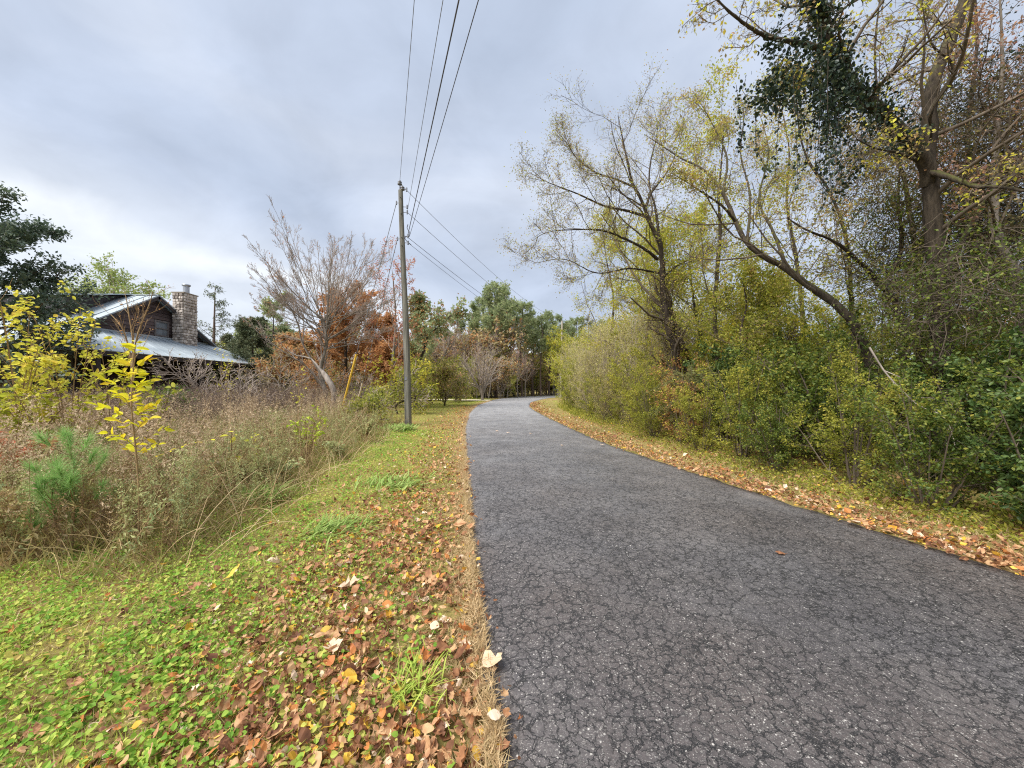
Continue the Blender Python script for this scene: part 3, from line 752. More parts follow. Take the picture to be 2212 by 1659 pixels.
# ------------------------------------------------------------------ ground cover
def logY(n, y0, y1, rg, p=1.): return y0 * (y1 / y0) ** (rg.random(n) ** p)
def field(x, y, s=1., seed=0.):
    return .5 + .25 * (np.sin(1.7 * x / s + seed) * np.sin(1.3 * y / s + 2 * seed) + np.sin(3.9 * x / s + 2.1 * y / s + seed) * .7 + np.sin(2.3 * y / s - 3.1 * x / s + 3 * seed) * .6)
def pts3(x, y, dz=0.): return np.stack([x, y, gz(x, y) + dz], 1)
def left_of(d, y): return Lx(y) - d
def right_of(d, y): return Rx(y) + d
def stuff(name, buf, mats, label=None):
    return tag(link(name, buf.mesh(name, mats)), label, None, None, 'stuff')
def build_cover():
    rg = np.random.default_rng(21)
    # clover and small round-leaved weeds, left verge
    b_ = Buf(); n = 64000
    y = logY(n, .95, 13, rg, .9); d = rg.random(n) ** .8 * 3.6 + .12
    x = left_of(d, y)
    keep = (rg.random(n) < np.clip(.3 + .7 * (d - .35) / 1.4, .07, .9)) & (rg.random(n) < np.clip(field(x, y, .35, 1.3) * 1.5, .3, 1))
    x, y, d = x[keep], y[keep], d[keep]; m = len(x)
    tm = OVATE(.4, .16)
    # leaves in threes on short stems
    h = rg.uniform(.012, .06, m)
    R0 = rotz(m, rg, .55); s0 = np.maximum(rg.uniform(.01, .03, m) * (1 + .5 * field(x, y, .2, 2)), .0034 * y); p0 = pts3(x, y, 0) + np.stack([0 * h, 0 * h, h], 1); nr = y < 2.3
    stamp(b_, tm, p0[nr], R0[nr], s0[nr]); stamp(b_, LEAF(.42, .16), p0[~nr], R0[~nr], s0[~nr])
    stuff('clover', b_, L_CLOVER, 'low bright green clover and round leaved weeds on the verge')
    # mown grass of the verge on both sides
    b_ = Buf(); n = 120000
    y = logY(n, 1.0, 46, rg, .8); d = rg.random(n) * 4.4
    x = left_of(d, y)
    keep = (rg.random(n) < np.clip((d - .15) / .9, .12, 1) * np.where(y < 4, .55, 1)) & (d < 3.7 + .03 * y)
    x, y, d = x[keep], y[keep], d[keep]; m = len(x)
    r = rots(m, rg, up=.0, ydir=np.tile([0, 0, 1.], (m, 1)), ymix=1.6)
    sc = np.maximum(rg.uniform(.04, .1, m), .004 * y)
    nr = y < 3.2
    stamp(b_, BLADE(), pts3(x, y, -.005)[nr], r[nr], sc[nr]); stamp(b_, NEEDLE(.035), pts3(x, y, -.005)[~nr], r[~nr], sc[~nr])
    n = 16000; y = logY(n, 2.5, 40, rg, .7); d = .35 + rg.random(n) ** 1.1 * 1.9; x = right_of(d, y); m = n
    keep = rg.random(n) < np.clip(.25 + (d - .5), .1, .8); x, y = x[keep], y[keep]; m = len(x)
    stamp(b_, NEEDLE(.035), pts3(x, y, -.005), rots(m, rg, up=.0, ydir=np.tile([0, 0, 1.], (m, 1)), ymix=1.5), np.maximum(rg.uniform(.04, .1, m), .004 * y))
    # open grass beyond the pole
    n = 26000; y = logY(n, 14, 60, rg, .8); x = left_of(rg.random(n) * 16 + 2, y); m = n
    stamp(b_, NEEDLE(.035), pts3(x, y, -.005), rots(m, rg, up=.0, ydir=np.tile([0, 0, 1.], (m, 1)), ymix=1.5), np.maximum(.1, .0055 * y))
    stuff('verge_grass', b_, L_GRASS, 'short green and yellowing grass along the lane')
    # dead straw along the pavement edges
    b_ = Buf(); n = 42000
    y = logY(n, .9, 40, rg, .8); d = np.abs(rg.normal(size=n)) * (.03 + .24 * field(0 * y, y, .16, 2)) - .03 - .05 * np.maximum(field(0 * y, y, .12, 5) - .5, 0)
    x = left_of(d, y)
    r = rots(n, rg, up=1.2, ydir=np.tile([0, 0, 1.], (n, 1)), ymix=.5)
    stamp(b_, BLADE(), pts3(x, y, .035 * (d < .05) + .012), r, np.maximum(rg.uniform(.025, .075, n), .0032 * y))
    n = 34000; y = logY(n, 1.0, 40, rg, .8); d = rg.random(n) * 3.4 + .3; x = left_of(d, y)
    stamp(b_, NEEDLE(.035), pts3(x, y, .01), rots(n, rg, up=1.0, ydir=np.tile([0, 0, 1.], (n, 1)), ymix=.4), np.maximum(rg.uniform(.04, .1, n), .0035 * y))
    n = 34000; y = logY(n, 2.3, 45, rg, .8); d = rg.random(n) ** .7 * 1.9 - .03; x = right_of(d, y)
    stamp(b_, NEEDLE(.035), pts3(x, y, .035 * (d < .05) + .01), rots(n, rg, up=.8, ydir=np.tile([0, 0, 1.], (n, 1)), ymix=.5), np.maximum(rg.uniform(.03, .1, n), .0032 * y))
    stuff('dead_grass', b_, L_STRAW, 'dry straw coloured grass fringing the pavement')
    # the mass of small fallen leaves
    tl = [lobed(1, 3, .8), lobed(2, 3, 1.3), flake(1.0), flake(1.6, .24), lobed(5, 4, -.9, .36)]
    mats = [L_LITTER, L_LITTERO, L_LITTERY, L_LITTERP]
    b_ = Buf(); n = 15000
    y = logY(n, 1.0, 30, rg, .85)
    d = np.abs(rg.normal(.7, .5, n)) + .04
    ed = rg.random(n) < .03; d[ed] = rg.normal(-.02, .06, ed.sum())
    far = rg.random(n) < .2; d[far] = rg.random(far.sum()) * 3
    x = left_of(d, y)
    keep = rg.random(n) < np.clip(field(x, y, .3, 4) * 1.6, .2, 1) * np.clip(1.5 - y / 14, .25, 1); x, y, d = x[keep], y[keep], d[keep]; m = len(x)
    xr_n = 9500; yr = logY(xr_n, 2.2, 36, rg, .9); dr = rg.normal(.24, .36, xr_n); dr = np.where(dr < -.12, -dr, dr)
    fr = rg.random(xr_n) < .25; dr[fr] = rg.random(fr.sum()) * 1.6
    k2 = 3800; y2 = logY(k2, .95, 5.5, rg, 1.5); d2 = np.abs(rg.normal(.85, .45, k2)) + .05; x = np.r_[x, left_of(d2, y2)]; y = np.r_[y, y2]
    kr = rg.random(xr_n) < np.clip(1.4 - yr / 18, .25, 1); yr, dr = yr[kr], dr[kr]
    x = np.r_[x, right_of(dr, yr)]; y = np.r_[y, yr]; m = len(x)
    # scattered below the shrubs
    k = 2500; yk = logY(k, 2.5, 20, rg); x = np.r_[x, right_of(rg.uniform(1, 3, k), yk)]; y = np.r_[y, yk]; m = len(x)
    kind = rg.integers(0, len(tl), m); mi = rg.choice(4, m, p=[.8, .08, .07, .05])
    sc = np.maximum(rg.uniform(.016, .05, m) * np.exp(.3 * rg.normal(size=m)) * 1.25, .0042 * y)
    R3 = rotz(m, rg, .75)
    for a in range(len(tl)):
        for q in range(4):
            t = [(v, f, q, sm) for v, f, _, sm in LEAF(.3 + .04 * a, .14)]; s = (kind == a) & (mi == q) & (y >= 3.4); stamp(b_, t, pts3(x[s], y[s], .012) + rg.random((s.sum(), 1)) * [0, 0, .035] + np.where((x[s] > Lx(y[s]) - .04) & (x[s] < Rx(y[s]) + .04), .035, 0.)[:, None] * np.array([0, 0, 1.]), R3[s], sc[s])
            s = (kind == a) & (mi == q) & (y < 3.4)
            t = [(v, f, q, sm) for v, f, _, sm in tl[a]]
            stamp(b_, t, pts3(x[s], y[s], .012) + rg.random((s.sum(), 1)) * [0, 0, .035] + np.where((x[s] > Lx(y[s]) - .04) & (x[s] < Rx(y[s]) + .04), .035, 0.)[:, None] * np.array([0, 0, 1.]), R3[s], sc[s])
    stuff('leaf_litter', b_, mats, 'brown fallen leaves massed along the verges')
    # leaves that can be told apart: every one an object
    big = [lobed(31, 3, .5), lobed(32, 3, 1.1), lobed(33, 4, .9, .38), flake(1.0, .32), flake(1.7, .28), lobed(36, 3, -.9), flake(-1.2, .3)]
    meshes = {}
    mats1 = [leaf_mat('fallen_brown', [S(92, 60, 44), S(136, 92, 66), S(176, 126, 90), S(204, 160, 120), S(156, 102, 66)], transl=.25, clump=7, amount=.35, single=True), leaf_mat('fallen_orange', [S(164, 100, 56), S(196, 128, 68), S(178, 104, 62), S(150, 90, 56)], transl=.25, clump=7, amount=.4, single=True), leaf_mat('fallen_yellow', [S(196, 146, 56), S(220, 180, 74), S(226, 196, 110)], transl=.25, clump=7, amount=.4, single=True), leaf_mat('fallen_pale', [S(200, 166, 134), S(226, 200, 174), S(216, 186, 142)], transl=.2, clump=7, amount=.4, single=True)]
    for q, mt in enumerate(mats1):
        for a, t in enumerate(big):
            bb = Buf(); stamp(bb, t, np.zeros((1, 3)), np.eye(3)[None], np.array([1.])); meshes[q, a] = bb.mesh('fallen_leaf', mt)
    names = ['brown', 'orange', 'yellow', 'pale']
    n = 0
    while n < 275:
        yy = float(logY(1, 1.0, 4.2, rg, 1.1)[0]); dd = abs(rg.normal(.85, .6)) + .05
        if rg.random() < .12: dd = rg.random() * 2.6
        xx = float(left_of(dd, yy)); side = 'left'
        if n % 11 == 0: yy = float(rg.uniform(3, 7)); xx = float(right_of(abs(rg.normal(.1, .25)), yy)); side = 'right'
        q = int(rg.choice(4, p=[.7, .11, .1, .09])); a = int(rg.integers(0, 7))
        if abs(xx) > 1.4 * yy + .3: continue
        o = link('fallen_leaf', meshes[q, a])
        M = Matrix(rotz(1, rg, .42)[0].tolist()).to_4x4()
        s = float(rg.uniform(.04, .088)) * (1.15 if side == 'right' else 1)
        o.matrix_world = Matrix.Translation((xx, yy, float(gz(xx, yy)) + .035)) @ M @ Matrix.Scale(s, 4)
        lobed_ = a in (0, 1, 2, 5)
        sh = 'lobed' if lobed_ else 'oval'
        dist = (left_of(0, yy) - xx) if side == 'left' else xx - float(Rx(yy))
        strip = ('by the asphalt edge' if dist < .3 else 'in the brown litter band' if dist < .95 else 'among the green clover') if side == 'left' else 'on the verge under the thicket'
        near = 'in the near foreground' if yy < 1.5 else 'a step farther on' if yy < 2.2 else 'farther up the verge'
        lb = f"fallen {names[q]} {sh} leaf {strip}, {near}" if side == 'left' else f"fallen {names[q]} {sh} leaf {strip}, {'near' if yy < 5 else 'farther on'}"
        tag(o, lb, 'leaf', lb.replace('leaf ', 'leaves ', 1))
        n += 1
    def single(px, py, s, q, a, rz, label):
        Y = F * EYE / (py - 835); X = (px - 1106) / F * Y
        o = link('fallen_leaf', meshes[q, a]); o.rotation_euler = (.12, -.1, rz); o.scale = (s,) * 3
        o.location = (X, Y, .055); tag(o, label, 'leaf')
    single(1036, 1470, .15, 3, 0, -.9, 'large pale yellow lobed leaf overhanging the asphalt edge')
    single(1530, 1122, .17, 3, 5, 1.2, 'pale curled leaf lying alone out on the asphalt')
    single(1700, 1214, .1, 0, 4, 1.4, 'small brown curled leaf alone in the middle of the lane')
    single(725, 1290, .17, 3, 1, -1.1, 'large tan lobed leaf resting on the edge of the green clover')
    single(720, 1440, .13, 3, 2, .4, 'whitish lobed leaf lying in the brown leaf litter')
    for k_, (sx, sy, sz, lb_) in enumerate(((1078, 936, .13, 'tiny pale leaf scrap on the far asphalt, nearest the pole side'), (1102, 940, .13, 'tiny pale leaf scrap on the far asphalt, just right of another scrap'), (1150, 941, .12, 'tiny pale leaf scrap midway across the far asphalt'), (1218, 968, .12, 'pale leaf scrap in the middle of the lane before the bend'), (1303, 966, .15, 'pale leaf scrap near the thicket side of the lane'), (1838, 1138, .16, 'long pale leaf lying along the thicket side asphalt edge'))):
        single(sx, sy, sz, 3, 3 + k_ % 2, 1.3 + .3 * k_, lb_)
    single(1135, 1800, .1, 2, 3, .4, 'yellow oval leaf lying at the asphalt edge')
    # grass tufts
    def tuft(px, py, n, hgt, mat, label, lean=(0, 0), spread=.12):
        Y = F * EYE / (py - 835); X = (px - 1106) / F * Y
        bb = Buf(); p = np.zeros((n, 3)); p[:, :2] = rg.normal(size=(n, 2)) * spread * .4
        yd = nrm(np.stack([rg.normal(size=n) * .5 + lean[0], rg.normal(size=n) * .5 + lean[1], np.ones(n)], 1))
        pl = np.stack([p + yd * hgt * t * np.array([1, 1, 1 - .45 * t]) * rg.uniform(.6, 1.1, (n, 1)) if t else p for t in (0, .3, .6, .85, 1.0)], 1)
        pl[:, 1:, :2] += (yd[:, None, :2] * hgt * .5 * (np.array([.3, .6, .85, 1.]) ** 2)[None, :, None])
        w = np.array([.0035, .004, .0035, .002, .0005]) * max(1, Y / 2.2); side = nrm(np.cross(yd, [0, 0, 1.]))
        v = np.stack([pl - side[:, None] * w[None, :, None], pl + side[:, None] * w[None, :, None]], 2).reshape(n, 10, 3)
        f = np.array([(2 * i, 2 * i + 1, 2 * i + 3, 2 * i + 2) for i in range(4)]); fa = (f[None] + (np.arange(n) * 10)[:, None, None]).reshape(-1, 4)
        bb.add(v.reshape(-1, 3), fa)
        o = link('grass_tuft', bb.mesh('grass_tuft', mat), None, (X, Y, float(gz(X, Y))))
        tag(o, label, 'grass tuft')
    tuft(890, 1500, 90, .2, L_GRASS, 'green grass tuft sprouting among brown leaves near the pavement')
    tuft(715, 1150, 160, .3, L_GRASSB, 'pale bluish grass tuft bending over the green verge', (.7, .3), .4)
    tuft(840, 1050, 160, .3, L_GRASSB, 'bluish grass tuft farther along the verge', (.6, .2), .6)
    tuft(560, 1080, 140, .45, L_GRASSB, 'bluish grass clump at the foot of the brown weeds', (.3, 0), .3)
    tuft(860, 930, 200, .5, L_GRASSB, 'grass clump beside the foot of the wooden pole', (0, 0), .6)
build_cover()

# ------------------------------------------------------------------ weeds of the left field
def build_weeds():
    rg = np.random.default_rng(31)
    def weed_tmpl(h, leaves, plume, seed, lean=.15, branch=6, lm=0, sm_=1, leafsz=.046):
        r = np.random.default_rng(seed); b_ = Buf()
        top = np.array([r.normal() * lean, r.normal() * lean, h])
        st = resample([(0, 0, 0), top * [.25, .25, .4] + r.normal(size=3) * .02, top * [.6, .6, .75], top], 7)
        rad = np.linspace(.005, .0018, 7)
        tubes(b_, st, rad, 3, sm_)
        Q, q = grow(st[None], rad[None], r, branch, .35, 1, 42, 10, .3, .12, .12, 5, .6, .0014)
        tubes(b_, Q, q, 3, sm_)
        p, d = along(Q, plume, r, .3, 1, .012)
        stamp(b_, LEAF(.3, .1, lm), p, rots(plume, r, .2), r.uniform(.5, 1.1, plume) * leafsz * .6)
        p, d = along(st[None], leaves, r, .1, .9, .01)
        stamp(b_, LEAF(.16, .05, lm), p, rots(leaves, r, .3, droop=.6), r.uniform(.6, 1.3, leaves) * leafsz * 1.6)
        return as_tmpl(b_)
    brown = [weed_tmpl(1.25, 26, 110, s, .2, 9) for s in (1, 2, 3, 4)]
    low = [weed_tmpl(.7, 30, 90, s, .25, 8) for s in (5, 6, 7)]
    green = [weed_tmpl(.85, 60, 90, s, .22, 8, leafsz=.04) for s in (8, 9, 10)]
    def scatter(n, d0, d1, y0, y1, tm, s0, s1, thr=.0, seed=1., p=1., edge=.9, buf=None):
        y = logY(n, y0, y1, rg, p); d = d0 + (d1 - d0) * rg.random(n) ** .8
        x = left_of(d, y)
        k = (field(x, y, 1.1, seed) > thr) & (d > d0 + edge * (field(x, y, .8, 7) - .3))
        x, y, d = x[k], y[k], d[k]; m = len(x)
        pos = pts3(x, y); kind = rg.integers(0, len(tm), m)
        sc = rg.uniform(s0, s1, m) * np.clip(.55 + (d - d0) * .5, .5, 1.)
        Rz = rotz(m, rg, .08)
        buf.append((pos, Rz, sc, kind))
    b0, b1, b2, b3 = [], [], [], []
    def put(name, tm, lst, mats, label):
        p, q, w, k = [np.concatenate(z) for z in zip(*lst)]; scatter_stuff(name, tm, p, q, w, k, mats, label)
    scatter(2300, 3.0, 14, 3.3, 17, brown, .62, 1.05, .32, 1., 1.15, buf=b1)
    scatter(1500, 2.5, 8, 3.2, 16, low, .6, 1.1, .3, 3., buf=b2)
    scatter(1500, 2.3, 8, 3.1, 15, green, .6, 1.05, .3, 5., buf=b3)
    scatter(800, 5, 12, 9, 18, brown, .75, 1.1, .2, 6., buf=b0)
    # ranker growth round the old tree and in front of the porch
    scatter(900, 5, 15, 13, 24, brown, .85, 1.25, .2, 2., buf=b0)
    put('brown_weeds', brown, b1, [L_WEED, B_STEM], 'tall dry brown weeds with seed heads filling the field')
    put('dark_weeds', brown, b0, [leaf_mat('weed_dark', [S(92, 76, 68), S(124, 104, 92), S(150, 128, 112), S(128, 112, 84)], inst=True, transl=.3), B_TWIGD], 'darker dead weeds in front of the house and the bare tree')
    put('low_weeds', low, b2, [leaf_mat('weed_russet', [S(130, 102, 76), S(164, 134, 100), S(176, 160, 108), S(150, 152, 92)], inst=True, transl=.3), B_STEM], 'low russet weeds along the field edge')
    put('green_weeds', green, b3, [L_WEEDG, B_STEM], 'grey green weeds mixed through the field')
    # bare pale canes and bent dry stalks
    b4 = Buf(); n = 420
    y = logY(n, 3.3, 12, rg, .9); x = left_of(2.4 + rg.random(n) * 5, y); p0 = pts3(x, y)
    hgt = rg.uniform(.4, 1.3, n); a = rg.random(n) * 6.28; ln = rg.uniform(.05, .8, n)
    t = np.linspace(0, 1, 6)[None, :, None]
    dirv = np.stack([np.cos(a) * ln, np.sin(a) * ln, np.ones(n)], 1)[:, None, :] * hgt[:, None, None]
    Pl = p0[:, None, :] + dirv * t + np.array([0, 0, -1.]) * (t ** 2) * (ln * hgt * .5)[:, None, None]
    tubes(b4, Pl, np.linspace(.005, .002, 6)[None] * np.ones((n, 1)), 3)
    n = 900; y = logY(n, 3.1, 14, rg, .9); x = left_of(2.2 + rg.random(n) ** 1.5 * 4, y); p0 = pts3(x, y)
    hgt = rg.uniform(.25, .75, n); a = rg.random(n) * 6.28; ln = rg.uniform(.3, 1.4, n)
    dirv = np.stack([np.cos(a) * ln, np.sin(a) * ln, np.ones(n)], 1)[:, None, :] * hgt[:, None, None]
    Pl = p0[:, None, :] + dirv * t + np.array([0, 0, -1.]) * (t ** 2) * (ln * hgt * .55)[:, None, None]
    tubes(b4, Pl, np.linspace(.0035, .0012, 6)[None] * np.ones((n, 1)), 3)
    stuff('dry_stalks', b4, [L_STRAW], 'bare straw coloured stalks leaning through the weeds')
    # rank thatch at the foot of the weeds
    b5 = Buf(); n = 30000; y = logY(n, 2.9, 18, rg, .9); d = 2.4 + rg.random(n) ** 1.3 * 7; x = left_of(d, y)
    stamp(b5, BLADE(), pts3(x, y), rots(n, rg, .3, ydir=np.tile([0, 0, 1.], (n, 1)), ymix=.9), np.maximum(rg.uniform(.12, .4, n) * np.clip(d - 1.7, .3, 1), .01 * y)[:, None] * np.array([.4, 1, 1]))
    stuff('weed_thatch', b5, [leaf_mat('thatch', [S(126, 106, 72), S(162, 138, 94), S(164, 160, 96), S(200, 172, 126)], transl=.3)], 'matted dry grass under the weeds')
build_weeds()

# ------------------------------------------------------------------ saplings at the field edge
def build_saplings():
    rg = np.random.default_rng(41)
    # yellow sapling with compound leaves, every leaf its own part
    base = np.array([-3.38, 3.5, 0.])
    s = thing('sapling', 'slim sapling with big bright yellow leaves in front of the weeds', 'sapling', base)
    st = resample([P(300, 1186, 3.5), P(300, 1060, 3.5), P(292, 960, 3.48), P(284, 880, 3.46), P(288, 800, 3.44), P(292, 772, 3.43)], 16); st[0, 2] = -.02
    b_ = Buf(); tubes(b_, st, np.linspace(.011, .004, 16), 7)
    link('stem', b_.mesh('stem', B_STEM, base), s)
    mesh = []
    for k in range(4):
        bb = Buf(); stamp(bb, OVATE(.17 + .025 * k, .09), np.zeros((1, 3)), np.eye(3)[None], np.array([1.])); mesh.append(bb.mesh('leaf', L_BRIGHT))
    br = Buf(); fr = []
    for i, t in enumerate(np.linspace(.5, 1, 19)):
        p = st[int(t * 15)]
        az = i * 2.4 + rg.normal() * .2; ln = .33 - .16 * max(0, t - .6) / .4
        d = np.array([math.cos(az), math.sin(az), .75 + 1.0 * (t - .5)]); d /= np.linalg.norm(d)
        fr.append(resample([p, p + d * ln * .5, p + d * ln + np.array([0, 0, -.05])], 7))
    extra = [resample([P(306, 1010, 3.5), P(330, 990, 3.42), P(400, 962, 3.35), P(455, 950, 3.3)], 7), resample([P(300, 990, 3.5), P(250, 950, 3.5), P(222, 938, 3.45)], 7)]
    fr += extra
    tubes(br, np.stack(fr), np.tile(np.linspace(.004, .0012, 7), (len(fr), 1)), 4)
    link('leaf_stalks', br.mesh('leaf_stalks', B_STEM, base), s)
    for j, f in enumerate(fr):
        small = j >= len(fr) - 2
        for q in ((2, 3, 4, 5, 6) if small else (2, 3, 4, 5, 6)):
            for side in ((-1, 1) if q < 6 else (0,)):
                if rg.random() < .2 and not small: continue
                d = nrm(f[min(q + 1, 6)] - f[q - 1]); lat = nrm(np.cross(d, [0, 0, 1.]))
                yv = nrm(d * (.8 if side else 1) + lat * side * .9 + np.array([0, 0, -.15]) + rg.normal(size=3) * .3)
                nv = nrm(np.array([0, 0, 1.]) + np.array([0, -.5, 0]) + rg.normal(size=3) * .55 - 0.2 * yv); nv = nrm(nv - (nv @ yv) * yv); xv = np.cross(yv, nv)
                o = link('leaf', mesh[int(rg.integers(0, 4))], s)
                L = (.042 if small else .092) * rg.uniform(.65, 1.25)
                M = Matrix(np.stack([xv, yv, nv], 1).tolist()).to_4x4()
                o.matrix_local = Matrix.Translation((f[q] - base).tolist()) @ M @ Matrix.Scale(L, 4)
    # young pine
    base = np.array([-3.92, 3.42, 0.])
    s = thing('pine_sapling', 'young fresh green pine sapling with long needles', 'pine sapling', base)
    def pine(st_l, r0, parent):
        b1, b2 = Buf(), Buf()
        st_l = resample(st_l, 14); rad = np.linspace(r0, .004, 14); tubes(b1, st_l, rad, 6)
        Q, q = grow(st_l[None], rad[None], rg, 13, .1, .95, 46, 8, .44, .05, .14, 7, .6, .003, .55)
        tubes(b1, Q, q, 4)
        n = 2300; p, d = along(Q, n, rg, .6, 1, .003)
        stamp(b2, NEEDLE(.011), p, rots(n, rg, 0, ydir=d + np.array([0, 0, .15]), ymix=2.2), rg.uniform(.09, .16, n))
        n = 500; p, d = along(st_l[None], n, rg, .45, 1, .003)
        stamp(b2, NEEDLE(.011), p, rots(n, rg, 0, ydir=d, ymix=1.6), rg.uniform(.09, .16, n))
        link('stem', b1.mesh('stem', B_STEM, base), parent); link('needles', b2.mesh('needles', L_PINEB, base), parent)
    g = base
    pine([g, g + [0.02, 0, .4], g + [.02, 0, .8], P(143, 950, 3.42)], .013, s)
    pine([g + [-.02, -.03, 0], g + [-.1, -.05, .4], P(112, 1016, 3.36)], .01, s)
    # red sumac at the frame edge
    base = np.array([-5.6, 4.3, 0.])
    s = thing('sumac', 'small red leaved sumac at the edge of the brown weeds', 'shrub', base)
    t0 = np.stack([resample([base, base + [.1 * k, 0, .4], base + [.2 * k + .1, .1 * k, .85]], 8) for k in (-1, 0, 1)]); b1, b2 = Buf(), Buf()
    rad = np.tile(np.linspace(.01, .004, 8), (3, 1)); tubes(b1, t0, rad, 5); Q, q = grow(t0, rad, rg, 7, .3, 1, 50, 10, .45, .1, .1, 6, .6, .002); tubes(b1, Q, q, 3)
    p, d = along(Q, 360, rg, .2, 1, .01); stamp(b2, LEAF(.25), p, rots(360, rg, .5, droop=.4), rg.uniform(.05, .09, 360))
    link('stem', b1.mesh('stem', B_STEM, base), s); link('leaves', b2.mesh('leaves', L_RED, base), s)
    # tall yellow-leaved plants
    def yellow(px, py_top, Y, nst, spread, nl, label, mat=L_GOLD, lz=.1, group=None):
        if mat is L_GOLD and lz == .1 and nl > 60: lz, nl = .078, int(nl * 1.5)
        x = (px - 1106) / F * Y; top = EYE + (835 - py_top) / F * Y; base = np.array([x, Y, float(gz(x, Y))])
        s = thing('yellow_shrub', label, 'shrub', base, group=group); b1, b2 = Buf(), Buf(); pl = []
        for k in range(nst):
            e = np.array([rg.normal() * spread, rg.normal() * spread * .7, top * rg.uniform(.8, 1.02)])
            pl.append(resample([base, base + e * [.3, .3, .45], base + e * [.7, .7, .8], base + e], 9))
        pl = np.stack(pl); rad = np.tile(np.linspace(.016, .005, 9), (nst, 1)); tubes(b1, pl, rad, 4)
        Q, q = grow(pl, rad, rg, 9, .35, 1, 50, 14, .24, .12, .1, 6, .5, .003, .4); tubes(b1, Q, q, 3)
        # leaves in tiers, hanging
        p, d = along(Q, nl, rg, .3, 1, .02); stamp(b2, OVATE(.3, .1), p, rots(nl, rg, 1.6, ydir=d, ymix=.6, droop=.5), rg.uniform(.7, 1.3, nl) * lz)
        link('stems', b1.mesh('stems', B_STEM, base), s); link('leaves', b2.mesh('leaves', mat, base), s)
    yellow(48, 650, 6.6, 4, .25, 230, 'tallest yellow leaved plant below the dark magnolia')
    yellow(150, 655, 6.9, 5, .4, 330, 'yellow leaved plant with hanging leaf tiers before the porch roof')
    yellow(25, 745, 5.8, 5, .35, 330, 'dense yellow plant at the near edge of the brown weeds')
    yellow(245, 715, 7.2, 3, .3, 170, 'open yellow sprig plant crossing the porch roof')
    yellow(330, 790, 7.5, 4, .35, 150, 'low yellow green plant behind the bright sapling', L_YGREEN)
    yellow(110, 800, 5.9, 6, .5, 520, 'yellow green shrub low beneath the tall yellow plants', L_YGREEN, .085)
    yellow(480, 760, 14, 4, .5, 70, 'sparse yellow twigged bush before the porch eave')
    yellow(645, 800, 12, 2, .15, 26, 'small yellow leaf tuft on a thin stem in the dark weeds')
    yellow(840, 765, 22, 6, .8, 260, 'yellow leaved bush behind the pole stays', L_GOLD, .16)
    yellow(925, 775, 23, 5, .6, 220, 'yellow bush just past the utility pole', L_GOLD, .16)
    yellow(665, 890, 7.4, 5, .25, 220, 'bright green yellow sprout in the verge weeds', leaf_mat('leaf_lime', [S(150, 180, 50), S(190, 206, 70), S(206, 206, 90)]), .06)
    for (px, pt_, Yq, lab_) in ((610, 985, 6.2, 'low green weed clump at the verge edge below the lime sprout'), (740, 955, 8.0, 'low green weed clump near the lime sprout'), (430, 1040, 4.8, 'low green weed clump right of the yellow sapling'), (790, 900, 10.5, 'tall green weed clump left of the pole'), (520, 990, 5.6, 'grey green weed clump amid brown stalks')):
        yellow(px, pt_, Yq, 8, .25, 420, lab_, L_WEEDG, .055)
    yellow(498, 922, 5.6, 2, .05, 8, 'single stem with drooping yellow leaves in the weeds', L_GOLD, .1)
    yellow(560, 930, 6.0, 3, .15, 26, 'small orange tinged sprout in the weeds', L_GOLD, .06)
build_saplings()

# ------------------------------------------------------------------ trees and shrubs
def poly(pts, n=14): return resample([P(*q) for q in pts], n)
def rads(a, b_, n=14): return np.linspace(a, b_, n)
def tree(name, label, cat, base, trunks, specs, leaves, bark, twig, rng, group=None, limbs=(), k0=10, leaf_levels=(-1,), local=False):
    """trunks / limbs: (points, radii). specs: keyword sets for grow(). leaves: (count, size0, size1, material, kwargs)"""
    base = np.asarray(base, float); t = thing(name, label, cat, base, group=group)
    off = np.zeros(3) if local else base
    for nm, items in (('trunk', trunks), ('limb', limbs)):
        for pl, rd in items:
            b_ = Buf(); nr = 44 if k0 >= 10 else 14
            p2 = resample(pl, nr) if nr > 14 else pl; r2 = np.interp(np.linspace(0, 1, len(p2)), np.linspace(0, 1, len(rd)), rd) * (1 + .07 * rng.normal(size=len(p2)))
            if k0 >= 10: p2 = p2 + rng.normal(size=p2.shape) * (r2 * .09)[:, None]
            tubes(b_, p2, r2, k0 if nm == 'trunk' else 7)
            b_.v[-1] += (rng.normal(size=b_.v[-1].shape) * np.repeat(r2 * .045, k0 if nm == 'trunk' else 7)[:, None]).astype(np.float32)
            link(nm, b_.mesh(nm, bark, off), t)
    items = list(trunks) + list(limbs)
    cur = np.stack([resample(p, 14) for p, _ in items]); cr = np.stack([np.interp(np.linspace(0, 1, 14), np.linspace(0, 1, len(r)), r) for _, r in items])
    lv = [(cur, cr)]; bt = Buf()
    for i, sp in enumerate(specs):
        sp = dict(sp)
        if i == len(specs) - 1 and i > 0: sp['n'] = 3
        elif i == len(specs) - 2 and i > 0: sp['n'] = 5
        Q, q = grow(lv[-1][0], lv[-1][1], rng, **sp); lv.append((Q, q)); tubes(bt, Q, q, 5 if i == 0 else 3)
    link('branches', bt.mesh('branches', twig, off), t)
    for (cnt, s0, s1, mat, kw) in leaves:
        kw = dict(kw); lev = kw.pop('level', -1); t0 = kw.pop('t0', .3); jit = kw.pop('jit', .04); tm = kw.pop('tm', LEAF()); nm = kw.pop('name', 'leaves')
        p, d = along(lv[lev][0], cnt, rng, t0, 1, jit)
        bl = Buf(); stamp(bl, tm, p, rots(cnt, rng, kw.get('up', .5), ydir=d, ymix=kw.get('ymix', .5), droop=kw.get('droop', .4)), rng.uniform(s0, s1, cnt))
        link(nm, bl.mesh(nm, mat, off), t)
    return t

